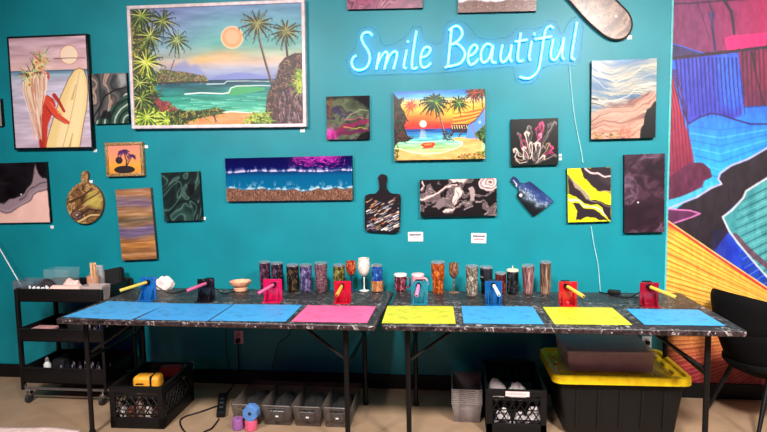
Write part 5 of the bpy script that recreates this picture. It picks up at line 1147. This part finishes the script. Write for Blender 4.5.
for k, (xa, xb, lab) in enumerate(((-1.245, -1.06, 'leftmost clear bin, behind the tape rolls'), (-1.05, -.868, 'second clear bin from the left'), (-.858, -.68, 'third clear bin from the left'), (-.67, -.5, 'rightmost clear bin, behind the table leg'))):
    d = .4; r = thing('storage_bin', lab+', on the floor under the left table', 'bin', ((xa+xb)/2, -.47, .001), group='clear bins in a row on the floor')
    o = bin_mb(xb-xa, d, .13).build('bin_body', BINP, r); sm = o.modifiers.new('thickness', 'SOLIDIFY'); sm.thickness = .002
    MB().box((0, -d/2*.94-.0025, .062), (.018, .001, .009)).build('label_sticker', M('sticker', (232, 232, 232), .5), r)
    MB().tube([(-(xb-xa)/2+.01, -d/2+.001, .131), ((xb-xa)/2-.01, -d/2+.001, .131)], .003, 6).build('front_lip', clear('lip_plastic', (190, 184, 180), .5, .1), r)
    c = crumple('packed_supplies', ((xa+xb)/2, -.47, .004), ((xb-xa)*.78, .33, .1), M('dark_supplies', (26, 20, 21), .8), 'dark packed supplies inside the '+lab.split(',')[0].replace(' clear bin', '-placed bin' if k in (0, 3) else ' bin'), 'supplies', 40+k)
# stack of nested clear bins
for k in range(8):
    z = .001+k*.0125; r = thing('storage_bin', ['bottom', 'second lowest', 'third lowest', 'fourth lowest', 'fifth lowest', 'third from top', 'second from top', 'topmost'][k]+' bin of the nested clear stack left of the right crate', 'bin', (.193, -.375, z), group='nested stack of clear bins')
    o = bin_mb(.18, .31, .125).build('bin_body', clear('stack_plastic', (176, 160, 156), .35, .15), r); sm = o.modifiers.new('thickness', 'SOLIDIFY'); sm.thickness = .0015
    MB().tube([(-.091, -.156, .124), (.091, -.156, .124), (.091, .156, .124), (-.091, .156, .124), (-.091, -.156, .124)], .0022, 6).build('rim', clear('rim_plastic', (206, 192, 188), .6, .1), r)
    if k in (2, 4, 6, 7): MB().box((.0, -.149-.0015, .1), (.014, .001, .007)).build('label_sticker', M('sticker', (232, 232, 232), .5), r)

# tape rolls on the floor in front of the bins
def roll(c, R, wd, mat, label, rot, sg=14):
    bm = MB(); bm.lathe([(R*.26, -wd/2), (R*.94, -wd/2), (R, -wd/2+.006), (R, wd/2-.006), (R*.94, wd/2), (R*.26, wd/2), (R*.26, -wd/2)], seg=sg, cap=(False, False))
    r = thing('wrap_roll', label, 'roll', c, group='pastel wrap rolls on the floor')
    bm.build('roll_body', mat, r, rot=rot, smooth=False); MB().tube([(0, 0, -wd/2+.004), (0, 0, wd/2-.004)], R*.24, 12).build('core', M('dark_core', (40, 44, 60), .7), r, rot=rot)
fy = -.712
p = AY(237.8, 419, fy); roll((p.x, fy, .034), .034, .066, M('lilac_wrap', (150, 92, 156), .6), 'lilac wrap roll standing on the floor, left of the pink one', (0, 0, 0))
p = AY(251, 421, fy); roll((p.x, fy, .032), .037, .062, M('pink_wrap', (226, 92, 126), .6), 'pink wrap roll on the floor with the blue one on top', (0, 0, 0))
p = AY(251, 408.5, fy); roll((p.x+.001, fy,   .063+.0455), .049, .06, M('sky_wrap', (84, 132, 196), .6), 'sky blue wrap roll resting on top of the pink one', (PI/2, PI/8, 0), 8)

# foot pedal and cables
p = AZ(221, 418, 0); q = AZ(223, 398, 0); dv = (q-p); an = math.atan2(dv.y, dv.x)
r = thing('power_strip', 'black power strip with cord on the floor left of the clear bins', 'power strip', ((p.x+q.x)/2, (p.y+q.y)/2, .001), (0, 0, an))
MB().box((0, 0, .02), (dv.length, .055, .04), .008).build('strip_body', BLACK, r)
for k in range(4): MB().box((-.09+k*.06*dv.length/.28, 0, .0415), (.026, .026, .003), .001).build('socket', M('socket_grey', (50, 50, 54), .5), r)
g = .006
cord('floor_cable', [AZ(219, 419, g), AZ(212, 428, g), AZ(206, 431, g), AZ(195, 436, g), AZ(186, 433, g), AZ(180, 423, g), AZ(184, 417, g), AZ(200, 412, g), AZ(217, 406, g)], .005, BLACK, 'black cable looping on the floor left of the power strip', n=8)
cord('wall_cable', [AZ(224, 396, .012), AZ(228, 392, .012), AY(234, 384, -.03), AY(238.5, 372, -.03), AY(238, 345, -.03), AY(237.5, 342, -.035)], .005, BLACK, 'black cable from the wall outlet down to the power strip', n=8)
cord('hanging_cable', [AY(226, 330, -.1), AY(226.5, 350, -.06), AY(229, 368, -.03), AY(232, 378, -.03)], .0025, BLACK, 'thin black cable hanging down left of the pink-lit outlet')
cord('hanging_cable', [AY(292, 328, -.16), AY(288, 336, -.1), AY(280, 342, -.08), AY(276, 352, -.05), AY(272, 374, -.04)], .003, BLACK, 'thin black cable hanging under the middle of the left table')
for px, py, lab, c in (((234.3, 330.2, 243.6, 343.5)[0], 330.2, 'pinkish wall outlet with black plug under the left table', (206, 160, 170)), (641.5, 336, 'white wall outlet with black plug above the tote box', (226, 226, 226))):
    A = AY(px, py, 0); B = AY(px+9.6, py+13.5, 0); r = thing('wall_outlet', lab, 'outlet', ((A.x+B.x)/2, -.001, (A.z+B.z)/2)); w, h = B.x-A.x, A.z-B.z
    MB().box((0, -.004, 0), (w, .008, h), .003).build('cover_plate', M('plate_%d' % c[1], c, .4), r)
    for s in (1, -1): MB().box((0, -.009, s*h*.22), (w*.42, .003, h*.28), .001).build('socket', M('socket_%d' % c[1], tuple(v*.8 for v in c), .4), r)
    MB().box((0, -.026, h*(-.2 if px < 300 else .1)), (w*.4, .032, h*.3), .006).build('plug', BLACK, r)

# ------------------------------------------------------------------ tote with yellow lid
TX0, TX1, TYF, TYB, TH = .68, 1.435, -.66, -.15, .37
tx, ty = (TX0+TX1)/2, (TYF+TYB)/2; tw, td = TX1-TX0, TYB-TYF
tote = thing('storage_tote', 'large black storage tote with bright yellow lid under the right table', 'storage tote', (tx, ty, 0), (0, 0, .02))
YEL = M('yellow_lid_plastic', (255, 204, 14), .4); TB = M('tote_black', (15, 14, 14), .5, spec=.3)
mb = MB(); mb.box((0, 0, (TH-.03)/2+.001), (tw*.93, td*.9, TH-.03), .03, seg=3, taper=(.88, .88))
for k in range(5): mb.box((-tw*.32+k*tw*.16, -td*.415, .16), (.022, .02, .24), .006, Matrix.Rotation(.085, 3, 'X'))
mb.build('tote_body', TB, tote)
mb = MB(); z = TH-.03; hw, hd = tw/2, td/2
mb.box((0, 0, z+.008), (tw-.03, td-.03, .012), .004)
ring = lambda w, d, R, zz: [Vector((sx*(w/2-R)+R*math.cos(a), sy*(d/2-R)+R*math.sin(a), zz)) for sx, sy, a0 in ((1, 1, 0), (-1, 1, 90), (-1, -1, 180), (1, -1, 270)) for a in [math.radians(a0+i*15) for i in range(7)]]
def band(prof):
    n0 = len(mb.bm.faces); Rg = [[mb.bm.verts.new(v) for v in ring(tw+dx, td+dx, .05+dx/2, zz)] for dx, zz in prof]
    for A, B in zip(Rg, Rg[1:]+Rg[:1]):
        n = len(A)
        for k in range(n): mb.bm.faces.new((A[k], A[(k+1) % n], B[(k+1) % n], B[k]))
    mb._new(n0)
band([(0, z-.02), (.012, z-.018), (.008, z+.024), (-.012, z+.03), (-.045, z+.028), (-.06, z+.008), (-.03, z+.004), (-.02, z-.016)])
for k in range(4): mb.box((-tw*.3+k*tw*.2, -hd+.055, z+.018), (tw*.1, .03, .018), .005)
for s in (-1, 1):
    for k in range(3): mb.box((s*(hw-.06), -td*.26+k*td*.26, z+.018), (.03, td*.13, .018), .005)
mb.build('lid', YEL, tote)
# clear case on the lid
bx = thing('plastic_case', 'cloudy pinkish clear case of folded sheets lying on the yellow tote lid', 'plastic case', (1.015, -.39, TH-.007), (0, 0, .02))
CASE = clear('case_plastic', (226, 190, 198), .42, .5)
mb = MB(); openbox(mb, (0, 0, 0), (.485, .36, .105), .003, .96); mb.build('case_base', CASE, bx)
mb = MB(); mb.box((0, 0, .115), (.498, .372, .02), .008); mb.build('case_lid', clear('case_lid_plastic', (234, 206, 214), .45, .5), bx)
for k, (x, w, h) in enumerate(((-.12, .18, .07), (.1, .2, .05))): MB().box((x, -.02, .006+h/2), (w, .3, h), .012, seg=3).build('folded_sheets', M('folded_sheets', (214, 160, 166), .8, bump=.3), bx)

# ------------------------------------------------------------------ upholstered black chair by the mural
ch = thing('chair', 'black upholstered tub chair with open arms by the mural, cut off at right', 'chair', (1.985, -.345, 0), (0, 0, math.radians(20)))
FAB = M('black_upholstery', (9, 8, 9), .9, 0, .15, 90, .15)
def shell(th0, th1, zf0, zf1, Rf, t=.045, n=28, m=10, name='backrest'):
    bm = MB(); V = {}
    for side in (0, 1):
        for i in range(n+1):
            th = math.radians(th0+(th1-th0)*i/n); e = abs(2*i/n-1)
            lo, hi = zf0(e), zf1(e)
            for j in range(m+1):
                v = j/m; z = lo+(hi-lo)*v; edge = min(1, min(v, 1-v)*m/2.2, (1-e)*n/4)**.5 if True else 1
                R = Rf(v, e) + (1 if side else -1)*t/2*max(.12, edge)
                V[side, i, j] = bm.bm.verts.new((-R*math.cos(th), -R*math.sin(th)*.98, z))
    f = bm.bm.faces.new
    for side in (0, 1):
        for i in range(n):
            for j in range(m): f((V[side, i, j], V[side, i+1, j], V[side, i+1, j+1], V[side, i, j+1]))
    for i in range(n):
        for j in (0, m): f((V[0, i, j], V[0, i+1, j], V[1, i+1, j], V[1, i, j]))
    for j in range(m):
        for i in (0, n): f((V[0, i, j], V[0, i, j+1], V[1, i, j+1], V[1, i, j]))
    return bm.build(name, FAB, ch)
# upper band wraps round the sitter, lower back joins it to the seat
shell(-104, 104, lambda e: .54+.09*e, lambda e: .812-.13*e*e, lambda v, e: .275+.03*v)
shell(-48, 48, lambda e: .36, lambda e: .60, lambda v, e: .20+.085*v, .05, 20, 8, 'lower_back')
mb = MB(); n0 = 0
mb.lathe([(.05, .30), (.14, .305), (.205, .335), (.235, .37), (.235, .39), (.215, .41), (.15, .418), (.03, .42)], seg=36, wob=lambda k, n, R: 1+.05*abs(math.sin(2*(2*PI*k/n)))); mb.build('seat', FAB, ch)
for sx, sy in ((-1, -1), (-1, 1), (1, -1), (1, 1)):
    MB().tube([(sx*.12, sy*.12, .365), (sx*.265, sy*.19, .008)], [.017, .010], 10).lathe([(.012, 0), (.012, .01)], (sx*.266, sy*.191, 0), 8).build('leg', BLKMET, ch)

# paper on the floor at the lower left
bm = bmesh.new(); bmesh.ops.create_grid(bm, x_segments=40, y_segments=30, size=.5)
for v in bm.verts:
    x, y = v.co.x, v.co.y; v.co.z = .012+.01*float(vnoise(np.array((x+3)*5.), np.array((y+3)*5.), 5))+.004*float(vnoise(np.array((x+3)*17.), np.array((y+3)*17.), 6))
    v.co.x = x*1.0; v.co.y = y*.75+(.03*math.exp(-((x-.28)/.16)**2) if y > .3 else 0)
mb = MB(); mb.merge(bm); o = mb.build('drop_sheet', M('pink_white_sheet', (240, 206, 200), .7), loc=(-2.62, -1.23, 0)); sm = o.modifiers.new('thickness', 'SOLIDIFY'); sm.thickness = .004; sm.offset = -1
tag(o, 'pinkish white sheet lying on the floor at the lower left corner', 'sheet')

# ------------------------------------------------------------------ light
def area(name, loc, size, power, col=(1, .96, .92), target=None, sy=None):
    l = bpy.data.lights.new(name, 'AREA'); l.shape = 'RECTANGLE'; l.size = size; l.size_y = sy or size; l.energy = power; l.color = col
    o = bpy.data.objects.new(name, l); COL.objects.link(o); o.location = loc
    if target is not None: o.rotation_euler = (Vector(target)-Vector(loc)).to_track_quat('-Z', 'Y').to_euler()
    return o
# track heads near the ceiling, tilted at the wall
for x, y, pw in ((-2.0, -3.0, 66), (-.3, -3.0, 50), (1.4, -2.9, 98), (-3.6, -3.0, 6), (3.0, -2.9, 50)):
    o = area('track_light', (x, y, 2.98), .4, pw, target=(x+.05, 0, 0.3)); o.data.spread = math.radians(122)
for x, pw in ((-1.2, 12), (1.6, 12)): area('ceiling_light', (x, -4.6, RH-.02), .6, pw)  # soft fill added behind the camera, standing for general room lighting
# pink neon glow of the shop front, on the wall opposite
for nm, x, z, sx, sy, pw in (('pink_neon_light', -2.45, 1.77, .8, .06, 13), ('pink_neon_light', -2.19, 2.19, .05, .24, 2.5)):
    area(nm, (x, -6.9, z), sx, pw, (1, .05, .6), (x, 0, z), sy)
wd = bpy.data.worlds.new('world'); SC.world = wd; wd.use_nodes = True
wd.node_tree.nodes['Background'].inputs['Color'].default_value = (.3, .33, .4, 1); wd.node_tree.nodes['Background'].inputs['Strength'].default_value = .02
vs = SC.view_settings; vs.view_transform = 'Standard'; vs.look = 'None'; vs.gamma = 1; vs.use_curve_mapping = False; vs.exposure = -0.35
SC.display_settings.display_device = 'sRGB'
